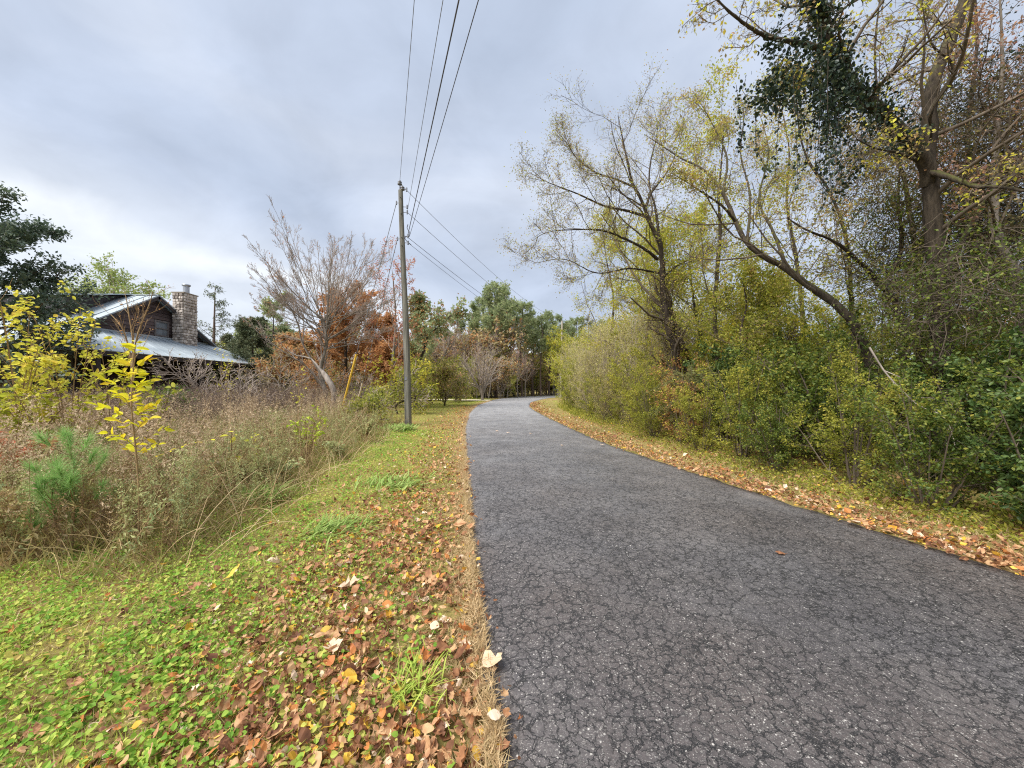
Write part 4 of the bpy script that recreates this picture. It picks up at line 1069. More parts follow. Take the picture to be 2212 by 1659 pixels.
def build_right_trees():
    rg = np.random.default_rng(51)
    # airy tree with a double foot that reaches over the lane
    Y = 12.5
    tr1 = poly([(1500, 905, Y), (1492, 850, Y), (1482, 775, Y), (1452, 690, Y), (1432, 630, Y - .1), (1429, 561, Y - .2), (1421, 503, Y - .3), (1403, 490, Y - .3), (1392, 443, Y - .4), (1369, 404, Y - .5), (1356, 352, Y - .6), (1345, 300, Y - .6), (1335, 250, Y - .6)], 20)
    tr2 = poly([(1474, 905, Y - .2), (1468, 850, Y - .2), (1458, 760, Y - .2), (1440, 690, Y - .1), (1432, 632, Y - .1)], 14)
    lim = [([(1421, 560, Y - .2), (1388, 535, Y - .5), (1322, 504, Y - 1), (1278, 496, Y - 1.6), (1190, 500, Y - 2), (1150, 520, Y - 2.2)], .05),
           ([(1393, 467, Y - .4), (1350, 454, Y - .6), (1308, 446, Y - 1), (1246, 418, Y - 1.4), (1184, 394, Y - 1.8), (1140, 370, Y - 2)], .045),
           ([(1369, 404, Y - .5), (1328, 386, Y - .6), (1288, 373, Y - .6), (1246, 342, Y - .8), (1225, 310, Y - 1), (1200, 280, Y - 1)], .035),
           ([(1395, 450, Y - .4), (1408, 415, Y - .1), (1445, 365, Y + .3), (1470, 300, Y + .5), (1480, 230, Y + .5)], .04),
           ([(1425, 530, Y - .2), (1416, 451, Y + .2), (1403, 404, Y + .4), (1405, 352, Y + .5), (1420, 280, Y + .7), (1410, 225, Y + .7)], .05),
           ([(1430, 600, Y - .1), (1470, 570, Y + .6), (1530, 545, Y + 1), (1580, 520, Y + 1.4)], .04),
           ([(1425, 590, Y), (1360, 580, Y - .8), (1290, 590, Y - 1.4), (1220, 560, Y - 1.8), (1150, 570, Y - 2)], .035)]
    tree('overhanging_tree', 'airy autumn tree with a dark double trunk reaching over the lane', 'tree', tr1[0] * [1, 1, 0], [(tr1, rads(.15, .01, 20)), (tr2, rads(.12, .1))],
         [dict(m=13, t0=.2, ang=50, lf=.34, wander=.14, up=.05, n=7, rr=.5, rmin=.008, shape=.5), dict(m=7, t0=.2, ang=45, lf=.45, wander=.16, up=.05, n=6, rr=.5, rmin=.005), dict(m=7, t0=.15, ang=48, lf=.6, wander=.18, up=.02, n=5, rr=.6, rmin=.0035)],
         [(26000, .028, .048, L_SPARSE, dict(droop=1., jit=.12)), (5000, .035, .06, L_YGREEN, dict(t0=.2, jit=.15, name='foliage'))], B_DARK, B_TWIGD, rg, limbs=[(poly(p), rads(r, .004)) for p, r in lim])
    # mossy trunk leaning in from the thicket
    tb = poly([(1900, 960, 6.9), (1895, 870, 6.9), (1880, 790, 7), (1852, 715, 7), (1800, 652, 7.1), (1732, 608, 7.3), (1700, 579, 7.4), (1654, 556, 7.5), (1614, 525, 7.6), (1590, 480, 7.8), (1562, 417, 8), (1538, 384, 8.2), (1507, 357, 8.4), (1486, 350, 8.5), (1439, 321, 8.8), (1392, 290, 9)], 30)
    limb = [([(1590, 480, 7.8), (1560, 445, 7.6), (1516, 415, 7.5), (1470, 385, 7.4), (1440, 370, 7.3)], .03), ([(1562, 417, 8), (1570, 340, 8.4), (1540, 270, 8.8), (1500, 200, 9)], .03),
            ([(1700, 579, 7.4), (1670, 500, 7.8), (1640, 430, 8.2), (1660, 330, 8.6), (1640, 240, 9)], .035), ([(1614, 525, 7.6), (1620, 420, 8), (1600, 330, 8.4), (1610, 240, 8.8)], .03)]
    tree('leaning_tree', 'mossy tree leaning out of the thicket towards the lane', 'tree', tb[0] * [1, 1, 0], [(tb, rads(.1, .006, 30))],
         [dict(m=9, t0=.35, ang=55, lf=.25, wander=.15, up=.1, n=7, rr=.4, rmin=.006), dict(m=7, t0=.2, ang=45, lf=.5, wander=.18, up=.05, n=6, rr=.5, rmin=.004), dict(m=4, t0=.2, ang=45, lf=.5, wander=.2, up=0, n=5, rr=.6, rmin=.0025)],
         [(7000, .026, .05, L_SPARSE, dict(droop=.8, jit=.07)), (2400, .035, .065, L_YGREEN, dict(jit=.1, name='foliage'))], B_MOSS, B_TWIGD, rg, limbs=[(poly(p), rads(r, .004)) for p, r in limb])
    # big forked tree with the ivy clad leader
    Y = 6.3
    t1 = poly([(2045, 960, Y), (2040, 850, Y), (2032, 700, Y), (2022, 560, Y), (2012, 430, Y), (2006, 330, Y), (2012, 200, Y), (2042, 110, Y), (2070, 40, Y), (2088, -10, Y), (2120, -120, Y), (2130, -260, Y)], 24)
    t2 = poly([(2008, 400, Y), (1998, 345, Y - .1), (1960, 300, Y - .2), (1910, 250, Y - .4), (1860, 200, Y - .6), (1820, 150, Y - .7), (1795, 110, Y - .8), (1780, 50, Y - .8), (1768, 0, Y - .9), (1750, -90, Y - 1), (1740, -220, Y - 1)], 22)
    limc = [([(1835, 172, Y - .65), (1790, 158, Y - .8), (1740, 156, Y - 1), (1690, 170, Y - 1.2)], .05), ([(1800, 118, Y - .8), (1740, 95, Y - 1), (1660, 80, Y - 1.2), (1600, 45, Y - 1.4), (1550, 0, Y - 1.5), (1500, -60, Y - 1.6)], .045),
            ([(1996, 368, Y), (2055, 384, Y - .4), (2105, 402, Y - .8), (2160, 404, Y - 1), (2212, 412, Y - 1.2), (2330, 425, Y - 1.4)], .05),
            ([(1990, 350, Y), (1940, 330, Y - .5), (1890, 320, Y - .8), (1850, 300, Y - 1)], .03), ([(2010, 310, Y), (2012, 240, Y - .3), (2060, 150, Y - .4), (2010, 90, Y - .5), (1990, 0, Y - .5)], .03),
            ([(2030, 600, Y), (2090, 500, Y + .2), (2150, 380, Y + .3), (2190, 250, Y + .4)], .05), ([(1795, 110, Y - .8), (1760, 50, Y - .6), (1720, -20, Y - .4), (1690, -100, Y - .2)], .03)]
    tree('forked_tree', 'big forked tree with a mossy limb and an ivy clad leader', 'tree', t1[0] * [1, 1, 0], [(t1, rads(.14, .06, 24)), (t2, rads(.11, .045, 22))],
         [dict(m=11, t0=.35, ang=58, lf=.26, wander=.2, up=.06, n=7, rr=.35, rmin=.006), dict(m=7, t0=.15, ang=48, lf=.5, wander=.22, up=.02, n=6, rr=.5, rmin=.0035), dict(m=5, t0=.15, ang=48, lf=.55, wander=.22, up=-.03, n=6, rr=.6, rmin=.002)],
         [(1500, .04, .08, L_GOLD, dict(droop=.8)), (2600, .03, .06, L_SPARSE, dict(droop=.6, name='foliage'))], B_MOSS, B_TWIGD, rg, limbs=[(poly(p), rads(r, .006)) for p, r in limc])
    # ivy on that leader
    c0 = P(1740, 165, Y - 1)
    iv = thing('ivy', 'dark ivy clump hanging from the forked tree leader', 'ivy', c0); b_ = Buf(); bs = Buf()
    cs = [(t2[i], .13 + .05 * (i % 3), 330) for i in range(4, 19)] + [(P(1800, 170, Y - .8), .24, 650), (P(1765, 140, Y - .9), .22, 500), (P(1735, 170, Y - 1), .26, 700), (P(1690, 180, Y - 1.2), .24, 600), (P(1655, 195, Y - 1.2), .14, 260), (P(1720, 105, Y - 1.1), .2, 380), (P(1835, 215, Y - .7), .2, 420), (P(1790, 225, Y - .9), .2, 380), (P(1770, 40, Y - .8), .18, 260), (P(1665, 90, Y - 1.2), .13, 160)]
    for c, r, n in cs:
        n = int(n * .62); p = c + rg.normal(size=(n, 3)) * r * np.array([.62, .62, .7]) + np.array([0, 0, -.3]) * np.abs(rg.normal(size=(n, 1))) * r
        stamp(b_, OVATE(.36, .08), p, rots(n, rg, .2, droop=1.2), rg.uniform(.035, .065, n))
    for k in range(40):
        a = cs[int(rg.integers(5, 23))][0] + rg.normal(size=3) * .2; L = rg.uniform(.4, 1.7)
        v = resample([a, a + [rg.normal() * .08, rg.normal() * .08, -L * .5], a + [rg.normal() * .15, rg.normal() * .1, -L]], 8); tubes(bs, v, np.full(8, .004), 3)
        n = int(L * 60); p, d = along(v[None], n, rg, 0, 1, .03); stamp(b_, OVATE(.36, .08), p, rots(n, rg, .2, droop=1.), rg.uniform(.03, .06, n))
    link('vine_stems', bs.mesh('vine_stems', B_DARK, c0), iv); link('leaves', b_.mesh('leaves', L_IVY, c0), iv)
    # slender trees of the belt
    def slim(label, pts, r0, limbs=(), nl=1500, mat=L_SPARSE, bark=B_DARK, mat2=L_YGREEN, n2=700, lf=.3, rr=.35, fs=(.04, .075)):
        p = poly(pts, 18)
        tree('slender_tree', label, 'tree', p[0] * [1, 1, 0], [(p, rads(r0, .012, 18))], [dict(m=14, t0=.3, ang=50, lf=lf, wander=.15, up=.08, n=7, rr=rr, rmin=.006), dict(m=7, t0=.2, ang=45, lf=.5, wander=.18, up=.04, n=6, rr=.5, rmin=.004), dict(m=3, t0=.2, ang=45, lf=.5, wander=.2, up=0, n=5, rr=.6, rmin=.003)],
             [(nl, .04, .08, mat, dict(droop=.7)), (n2, fs[0], fs[1], mat2, dict(t0=.1, jit=.12, name='foliage'))], bark, B_TWIGD, rg, group='slender trees of the roadside belt', limbs=[(poly(q), rads(r, .01)) for q, r in limbs])
    slim('straight slim tree standing between the double trunk and the leaning trunk', [(1556, 900, 11), (1552, 800, 11), (1544, 690, 11), (1548, 600, 11), (1556, 500, 11), (1552, 430, 11), (1560, 330, 11.2), (1565, 250, 11.2)], .085, nl=3000, n2=6500, fs=(.05, .09))
    slim('crooked dark tree forking right of the leaning mossy trunk', [(1960, 900, 7.5), (1950, 740, 7.5), (1932, 650, 7.5), (1902, 619, 7.5), (1886, 595, 7.5), (1857, 567, 7.4), (1803, 522, 7.3), (1740, 496, 7.2), (1700, 470, 7.2)], .08,
         [([(1905, 620, 7.5), (1938, 564, 7.6), (1948, 522, 7.7), (1940, 420, 7.8), (1950, 320, 7.9)], .05)], 1300, n2=900)
    slim('thin twisting tree behind the crooked dark tree', [(1850, 900, 9), (1845, 760, 9), (1838, 640, 9), (1834, 561, 9), (1816, 470, 9), (1777, 387, 9), (1748, 353, 9), (1727, 288, 9), (1720, 200, 9)], .06, nl=2200, n2=900)
    slim('lichen grey trunk right of the forked tree', [(2230, 800, 6.2), (2205, 640, 6.2), (2183, 569, 6.2), (2154, 515, 6.3), (2146, 449, 6.4), (2150, 330, 6.5), (2165, 150, 6.6), (2160, 0, 6.6)], .09, nl=2400, mat=L_PURPLE, bark=B_GREY, mat2=L_RUST, n2=900)
    slim('dark slim trunk close behind the forked tree', [(1990, 900, 8), (1985, 700, 8), (1975, 520, 8), (1950, 380, 8), (1905, 250, 8), (1890, 120, 8), (1900, 0, 8)], .07, nl=1600, n2=900)
    slim('thin leafy tree at the back of the belt beyond the leaning trunk', [(1740, 880, 14), (1735, 700, 14), (1720, 560, 14), (1700, 440, 14), (1705, 330, 14), (1690, 240, 14)], .1, nl=3600, n2=1600)
    slim('tall thin tree behind the ivy, purple leaved', [(2110, 800, 11), (2105, 560, 11), (2090, 300, 11), (2110, 100, 11), (2100, -100, 11)], .12, nl=5200, mat=L_PURPLE, mat2=L_PURPLE, n2=2500)
    slim('slim tree at the far end of the belt nearest the bend', [(1320, 880, 21), (1318, 760, 21), (1325, 650, 21), (1310, 560, 21), (1300, 480, 21)], .1, nl=4200, n2=6000, lf=.36, fs=(.07, .12))
    slim('small yellowing tree of the belt beside the dark double trunk', [(1395, 880, 17), (1392, 780, 17), (1400, 680, 17), (1380, 600, 17), (1370, 520, 17)], .09, nl=3500, n2=8000, lf=.4, fs=(.06, .11))
    slim('yellow green tree filling the gap under the airy crown', [(1520, 880, 15), (1518, 760, 15), (1500, 660, 15), (1490, 560, 15), (1500, 500, 15)], .1, nl=3000, n2=8000, lf=.42, fs=(.06, .11))
    slim('leafy tree behind the leaning mossy trunk foot', [(1650, 880, 12), (1652, 780, 12), (1640, 700, 12), (1655, 640, 12)], .07, nl=2000, n2=8000, lf=.48, fs=(.06, .1))
    TANG = leaf_mat('tangle_leaf', [S(74, 60, 44), S(108, 92, 62), S(112, 112, 62), S(146, 116, 84)])
    for (px, py, Yt, rx, rz, n, lab, mt) in ((2090, 330, 6.8, .75, .8, 3000, 'brown vine tangle draped over the fork of the big tree', TANG), (2180, 260, 6.6, .7, .8, 2600, 'brown vine tangle near the lichen grey trunk', TANG), (2130, 480, 6.9, .8, .7, 3200, 'dark vine tangle hanging under the mossy limb', TANG), (1950, 470, 7.6, .8, .8, 3000, 'dark green vine tangle between the forked tree and the crooked tree', L_DARK), (2180, 640, 6.0, .7, .8, 3600, 'dark green vine tangle beside the big trunk foot', L_DARK), (1990, 640, 7.2, .8, .7, 3000, 'leafy vine tangle round the big trunk', L_OLIVE), (1860, 330, 7.4, .6, .9, 1500, 'thin hanging vine tangle below the ivy', L_SPARSE), (1905, 560, 8.2, .8, .8, 1800, 'olive vine tangle behind the crooked dark tree', L_OLIVE), (2040, 610, 5.8, .5, .7, 2400, 'dark green vines climbing the foot of the big trunk', L_DARK), (2120, 190, 7.4, .9, .9, 3200, 'dark evergreen vines high right of the trunk top', L_IVY), (2195, 430, 7.0, .8, .9, 3400, 'dark evergreen vines below the mossy limb at the picture edge', L_IVY), (2080, 560, 7.6, .9, .9, 3400, 'dark evergreen vines right behind the big trunk', L_IVY)):
        c = P(px, py, Yt); tg = thing('vine_tangle', lab, 'vines', c); b1, b2 = Buf(), Buf()
        nv = 105; st0 = c + rg.normal(size=(nv, 3)) * np.array([rx, rx, rz]) * .55; d0 = nrm(rg.normal(size=(nv, 3)) + [0, 0, -.2]); pts = [st0]
        for k in range(11):
            d0 = nrm(d0 + .4 * rg.normal(size=d0.shape) + (c - pts[-1]) * .12 + np.array([0, 0, -.06])); pts.append(pts[-1] + d0 * .13)
        Pv = np.stack(pts, 1); n = int(n * 1.3); tubes(b1, Pv, np.tile(np.linspace(.006, .0022, 12), (nv, 1)), 3)
        Q, q = grow(Pv, np.tile(np.linspace(.006, .0022, 12), (nv, 1)), rg, 4, .1, 1, 55, 15, .4, .3, -.05, 6, .5, .002); tubes(b1, Q, q, 3)
        p, d = along(Q, n, rg, .1, 1, .05); stamp(b2, LEAF(.32, .09), p, rots(n, rg, .4, droop=.6), rg.uniform(.03, .06, n))
        link('stems', b1.mesh('stems', B_TWIGD, c), tg); link('leaves', b2.mesh('leaves', mt, c), tg)
    slim('bushy yellow green tree left of the dark double trunk', [(1440, 880, 14), (1442, 780, 14), (1430, 690, 14), (1440, 610, 14), (1430, 560, 14)], .08, nl=1500, n2=6500, lf=.45, fs=(.06, .11))
    slim('bushy olive tree between the slim tree and the leaning trunk', [(1610, 880, 10), (1608, 790, 10), (1600, 720, 10), (1612, 660, 10), (1605, 610, 10)], .06, nl=1500, n2=7000, mat2=L_OLIVE, lf=.45, fs=(.05, .09))
    # dead pale branch hanging in the thicket
    b0 = P(1891, 768, 5.2); d_ = thing('dead_branch', 'bare pale dead branch caught in the dark green thicket', 'branch', b0); bb = Buf()
    mainb = poly([(1878, 750, 5.3), (1912, 804, 5.2), (1950, 845, 5.1), (1985, 877, 5), (2021, 890, 4.9), (2047, 911, 4.8), (2060, 950, 4.75), (2066, 982, 4.7)], 16); tubes(bb, mainb, rads(.013, .004, 16), 6)
    link('stem', bb.mesh('stem', B_PALE, b0), d_); bb = Buf(); Q, q = grow(mainb[None], rads(.013, .004, 16)[None], rg, 8, .2, 1, 50, 10, .25, .15, -.1, 6, .5, .002); tubes(bb, Q, q, 3); link('twigs', bb.mesh('twigs', B_PALE, b0), d_)
build_right_trees()

def build_thicket():
    rg = np.random.default_rng(61)
    def proto(h, spread, nst, nl, lz, mat, mat2=None, n2=0, twig=B_TWIGD, seed=1, m1=8, m2=6, up=.1, tm=LEAF(.3, .08), low=.06):
        r = np.random.default_rng(seed); pl = []
        for k in range(nst):
            a = r.random() * 6.28; q = spread * r.uniform(.15, 1)
            e = np.array([math.cos(a) * q, math.sin(a) * q, h * r.uniform(.7, 1.05) * (1 - .25 * (q / spread) ** 2)])
            s0 = np.array([math.cos(a), math.sin(a), 0]) * .25 * q
            pl.append(resample([s0 * .6, s0 + e * [.2, .2, .35], s0 * .6 + e * [.6, .6, .75], e], 9))
        pl = np.stack(pl); rad = np.tile(np.linspace(.02, .006, 9), (nst, 1)); b1, b2 = Buf(), Buf(); tubes(b1, pl, rad, 4)
        Q, q = grow(pl, rad, r, m1, low, 1, 58, 15, .34, .16, up, 6, .5, .004, .35); tubes(b1, Q, q, 3)
        W, w = grow(Q, q, r, m2, .15, 1, 48, 14, .5, .18, up * .5, 5, .6, .002, .4); tubes(b1, W, w, 3)
        p, d = along(W, nl, r, .1, 1, .03); stamp(b2, tm, p, rots(nl, r, .7, ydir=d, ymix=.4, droop=.3), r.uniform(.65, 1.3, nl) * lz)
        o = [('stems', b1.mesh('stems', twig)), ('leaves', b2.mesh('leaves', mat))]
        if mat2:
            b3 = Buf(); p, d = along(W, n2, r, .1, 1, .04); stamp(b3, tm, p, rots(n2, r, .8, droop=.3), r.uniform(.7, 1.3, n2) * lz); o.append(('leaves', b3.mesh('leaves', mat2)))
        return o
    K = {
        'olive': proto(2.7, 1.3, 10, 9000, .048, L_OLIVE, L_YGREEN, 1500, seed=1),
        'dark': proto(2.4, 1.25, 10, 9000, .052, L_DARK, L_OLIVE, 1600, seed=2),
        'glossy': proto(2.2, 1.15, 9, 5600, .06, leaf_mat('leaf_glossy', [S(42, 60, 30), S(66, 90, 44), S(94, 116, 62), S(130, 140, 74)], transl=.3, rough=.45, spec=.35), L_DARK, 2200, seed=3, tm=OVATE(.3, .08)),
        'gold': proto(3.0, 1.2, 8, 7000, .052, L_YGREEN, L_OLIVE, 2000, seed=4),
        'twiggy': proto(3.4, 1.2, 12, 4200, .042, L_SPARSE, L_WHIP, 3000, seed=5, m1=10, m2=7, up=.16),
        'whip': proto(5.4, 1.6, 18, 5200, .07, L_WHIP, L_OLIVE, 1400, B_TWIG, seed=6, m1=10, m2=5, up=.2),
        'rust': proto(2.6, 1.2, 8, 3000, .06, L_RUST, L_GOLD, 900, seed=7),
    }
    lab = {'olive': 'olive leaved shrub in the roadside thicket', 'dark': 'dark green leafy shrub in the roadside thicket', 'glossy': 'glossy dark evergreen shrub in the roadside thicket', 'gold': 'yellow green leafed shrub in the roadside thicket', 'twiggy': 'bare twigged shrub with few leaves in the roadside thicket', 'whip': 'tall whippy pale olive bush in the roadside thicket by the bend', 'rust': 'rust and orange leaved shrub in the roadside thicket'}
    cnt = {}
    first = {}
    def put(kind, x, y, s, label=None):
        loc = (x, y, float(gz(x, y)) - .03); lb = label or lab[kind]; g = None if label else lab[kind].replace('shrub', 'shrubs').replace('bush in', 'bushes in')
        if kind not in first:
            t = thing('shrub', lb, 'shrub', loc, rg.random() * 6.28, g, s)
            for nm, me in K[kind]: link(nm, me, t)
            first[kind] = t
        else:
            t = dup(first[kind], loc, rg.random() * 6.28, s, lb)
            if 'group' in t: del t['group']
            if g: t['group'] = g
        return t
    # front row
    y = 1.2; i = 0
    while y < 23.5:
        off = np.interp(y, [1, 4, 6, 10, 17, 28], [1.6, 1.55, 1.4, 1.85, 2.3, 2.9])
        kinds = ['dark', 'olive', 'dark', 'glossy', 'dark', 'olive'] if y < 8 else (['olive', 'gold', 'twiggy', 'olive', 'rust'] if y < 15 else ['olive', 'whip', 'twiggy', 'olive'])
        k = kinds[i % len(kinds)]; s = rg.uniform(.62, .8) if y < 15 else rg.uniform(.65, .9)
        if k == 'whip': s *= .8
        put(k, float(Rx(y) + off + rg.normal() * .12), float(y), float(s)); i += 1; y += np.interp(y, [1, 8, 27], [.8, 1.1, 1.7])
    # second and third rows, taller
    for row, (d0, s0, s1) in enumerate(((3.0, .95, 1.2), (4.6, 1.05, 1.4), (6.4, 1.15, 1.6), (8.2, 1.2, 1.7))):
        y = 1.5 + row * .4
        while y < 30:
            near = y < 9
            k = rg.choice(['dark', 'olive', 'glossy', 'twiggy', 'gold', 'rust'], p=[.3, .25, .2, .13, .07, .05] if near else [.08, .3, .04, .18, .32, .08]) if y < 16 else rg.choice(['olive', 'whip', 'twiggy', 'gold'], p=[.2, .45, .2, .15])
            s = rg.uniform(s0, s1) * (.82 if near and row else 1) * (.8 if k == 'whip' else 1)
            put(str(k), float(Rx(y) + d0 + rg.normal() * .3), float(y + rg.normal() * .2), float(s)); y += np.interp(y, [1, 8, 30], [1.25, 1.5, 2.0])
    for (px, y, s, kd, lb) in ((1275, 29, .95, 'whip', 'pale olive whippy bush at the tip of the belt by the bend'), (1296, 25, .9, 'whip', 'whippy bush second from the tip of the belt'), (1318, 22, 1.0, 'whip', 'tall whippy bush third from the tip of the belt'), (1240, 25, .4, 'dark', 'low dark bush at the foot of the belt tip by the lane'), (1480, 10.8, .8, 'rust', 'orange leaved shrub before the dark double trunk')):
        put(kd, (px - 1106) / F * y, y, s, lb)
    # low leafy skirt where the shrubs meet the verge
    b_ = Buf(); n = 15000; y = logY(n, 2, 28, rg, .9); d = np.interp(y, [1, 4, 6, 10, 17, 28], [.85, .78, .72, 1.1, 1.4, 1.9]) + rg.random(n) * 1.1; x = right_of(d, y)
    p = pts3(x, y); p[:, 2] += np.abs(rg.normal(size=n)) * .22 * np.clip(d - 1, .3, 1.4)
    stamp(b_, LEAF(.3, .08), p, rots(n, rg, .8), np.maximum(rg.uniform(.03, .06, n), .004 * y)); stuff('undergrowth', b_, [L_OLIVE], 'low olive undergrowth at the foot of the thicket')
    # feathery grey green mimosa-like sprays
    b0 = np.array([4.75, 10.2, 0.]); t = thing('feathery_shrub', 'feathery grey green shrub with arching fronds before the double trunk', 'shrub', b0); b1, b2 = Buf(), Buf()
    fr = []
    for k in range(46):
        a = rg.random() * 6.28; L = rg.uniform(.5, 1.0); z0 = rg.uniform(.6, 1.9); o = b0 + [math.cos(a) * .2, math.sin(a) * .2, z0]; e = np.array([math.cos(a), math.sin(a), 0])
        fr.append(resample([o, o + e * L * .5 + [0, 0, .14], o + e * L + [0, 0, -.12]], 10))
    fr = np.stack(fr); tubes(b1, fr, np.tile(np.linspace(.006, .002, 10), (46, 1)), 3)
    st = np.stack([resample([b0, b0 + [.1 * q, .1, 1], b0 + [.2 * q, .1, 2.0]], 10) for q in (-1, 0, 1)]); tubes(b1, st, np.tile(np.linspace(.02, .008, 10), (3, 1)), 5)
    n = 9000; p, d = along(fr, n, rg, .1, 1, .004); lat = nrm(np.cross(d, [0, 0, 1.])) * np.sign(rg.normal(size=(n, 1)))
    stamp(b2, LEAF(.12, .02), p, rots(n, rg, 3., ydir=lat + d * .6, ymix=4), rg.uniform(.05, .11, n))
    link('stems', b1.mesh('stems', B_TWIGD, b0), t); link('fronds', b2.mesh('fronds', leaf_mat('leaf_feather', [S(110, 114, 66), S(140, 144, 90), S(168, 160, 104)]), b0), t)
build_thicket()

def build_left_trees():
    rg = np.random.default_rng(71)
    # magnolia at the left edge
    Y = 14.; bx = (-25 - 1106) / F * Y; base = np.array([bx, Y, 0.])
    tr = resample([base, base + [.1, 0, 3], base + [0, 0, 5.4], base + [.1, 0, 7.5]], 14)
    tree('magnolia', 'dark glossy evergreen magnolia beside the house', 'tree', base, [(tr, rads(.2, .03))], [dict(m=75, t0=.08, ang=70, lf=.46, wander=.12, up=.05, n=8, rr=.35, rmin=.012, shape=.6), dict(m=8, t0=.25, ang=45, lf=.36, wander=.15, up=.12, n=6, rr=.5, rmin=.006)],
         [(30000, .1, .18, L_MAGN, dict(up=.7, jit=.1, droop=0, ymix=.8, tm=LEAF(.26, .08), t0=.05))], B_DARK, B_TWIGD, rg)
    # pale green tree behind the house
    Y = 38.; base = np.array([(240 - 1106) / F * Y, Y, 0.])
    tr = resample([base, base + [.2, 0, 4], base + [0, 0, 8], base + [.3, 0, 11.2]], 14)
    tree('broad_tree', 'pale green leafy tree rising behind the house roof', 'tree', base, [(tr, rads(.3, .06))], [dict(m=22, t0=.45, ang=66, lf=.5, wander=.12, up=.03, n=7, rr=.4, rmin=.03, shape=.4), dict(m=8, t0=.2, ang=45, lf=.5, wander=.15, up=.06, n=6, rr=.5, rmin=.015), dict(m=4, ang=45, lf=.5, n=5, rmin=.01)],
         [(9000, .16, .3, leaf_mat('leaf_pale_green', [S(130, 150, 80), S(160, 176, 104), S(180, 180, 110)]), dict(jit=.15))], B_GREY, B_TWIG, rg)
    # thin conifer right of the chimney
    def conifer(px, py_top, Y, label, mat, spread=.32, n=7000, name='conifer', sz=(.12, .26), m=40, ang=80, t0=.15):
        x = (px - 1106) / F * Y; h = EYE + (835 - py_top) / F * Y; base = np.array([x, Y, 0.])
        tr = resample([base, base + [0, 0, h * .5], base + [.1, 0, h]], 14)
        tree(name, label, 'tree', base, [(tr, rads(.028 * h ** .9, .02))], [dict(m=m, t0=t0, ang=ang, asd=10, lf=spread, wander=.08, up=.03, n=7, rr=.3, rmin=.012, shape=.85), dict(m=9, t0=.2, ang=50, lf=.35, wander=.1, up=.03, n=5, rr=.5, rmin=.008)],
             [(n, sz[0], sz[1], mat, dict(tm=LEAF(.13, .03), jit=.08, up=.8, t0=.1, ymix=1., droop=0, name='needles'))], B_PINE, B_TWIGD, rg, k0=7)
    conifer(462, 618, 30, 'thin dark conifer right of the stone chimney', L_CEDAR, .28, 2200)
    conifer(545, 690, 27, 'spreading grey green cedar left of the big bare tree', L_CEDAR, .6, 26000, 'cedar_tree', m=60, t0=.05, sz=(.14, .28))
    conifer(500, 730, 32, 'low grey green cedar behind the porch roof end', L_CEDAR, .65, 18000, 'cedar_tree', m=50, t0=.05, sz=(.14, .28))
    conifer(1270, 690, 48, 'dark green conifer hidden behind the belt tip', L_CEDAR, .35, 6000)
    conifer(2110, 400, 10.5, 'dark evergreen standing behind the big forked tree', L_DARK, .3, 9000, 'evergreen', sz=(.06, .12))
    conifer(2230, 330, 9.0, 'dark evergreen behind the lichen grey trunk', L_DARK, .32, 9000, 'evergreen', sz=(.06, .12))
    conifer(1985, 500, 11.5, 'smaller dark evergreen between the forked and crooked trees', L_DARK, .3, 7000, 'evergreen', sz=(.07, .13))
    # big bare tree
    Y = 20.5
    t1 = poly([(705, 900, Y), (704, 850, Y), (692, 800, Y), (706, 740, Y), (700, 700, Y), (712, 650, Y), (722, 580, Y), (728, 520, Y), (732, 480, Y)], 20); t1[0, 2] = -.1
    lim = [([(703, 845, Y), (660, 790, Y - .3), (620, 765, Y - .6), (560, 720, Y - 1), (530, 690, Y - 1.2)], .09), ([(698, 815, Y), (655, 745, Y - .2), (640, 690, Y - .4), (600, 620, Y - .8), (570, 560, Y - 1)], .1),
           ([(700, 770, Y), (690, 700, Y + .2), (660, 620, Y + .4), (640, 540, Y + .6), (625, 490, Y + .8)], .1), ([(706, 740, Y), (740, 680, Y + .3), (775, 620, Y + .6), (800, 550, Y + .8), (815, 500, Y + 1)], .1),
           ([(702, 770, Y), (760, 720, Y - .2), (810, 660, Y - .4), (850, 600, Y - .6), (870, 560, Y - .8)], .09), ([(704, 700, Y), (680, 640, Y), (680, 560, Y), (675, 490, Y)], .08), ([(712, 650, Y), (750, 600, Y), (770, 530, Y), (780, 480, Y)], .07),
           ([(706, 720, Y), (780, 690, Y - .5), (840, 690, Y - .8), (890, 670, Y - 1)], .06)]
    fork = P(702, 735, Y); fan = []
    for k in range(46):
        a = -1.5 + 3.0 * (k + .5) / 46 + rg.normal() * .05; dp = rg.uniform(-.85, .85)
        d = np.array([math.sin(a), dp * math.cos(a) * .8, math.cos(a)]); d /= np.linalg.norm(d)
        L = (4.3 + 2.2 * max(d[2], 0) ** 1.5) * rg.uniform(.88, 1.0) * .86
        o = fork + np.array([0, 0, rg.uniform(-.6, 1.2)])
        fan.append((resample([o, o + d * L * .35 + [0, 0, .0], o + d * L * .7 + [0, 0, .18], o + d * L + [0, 0, .45]], 14), rads(rg.uniform(.02, .036), .005)))
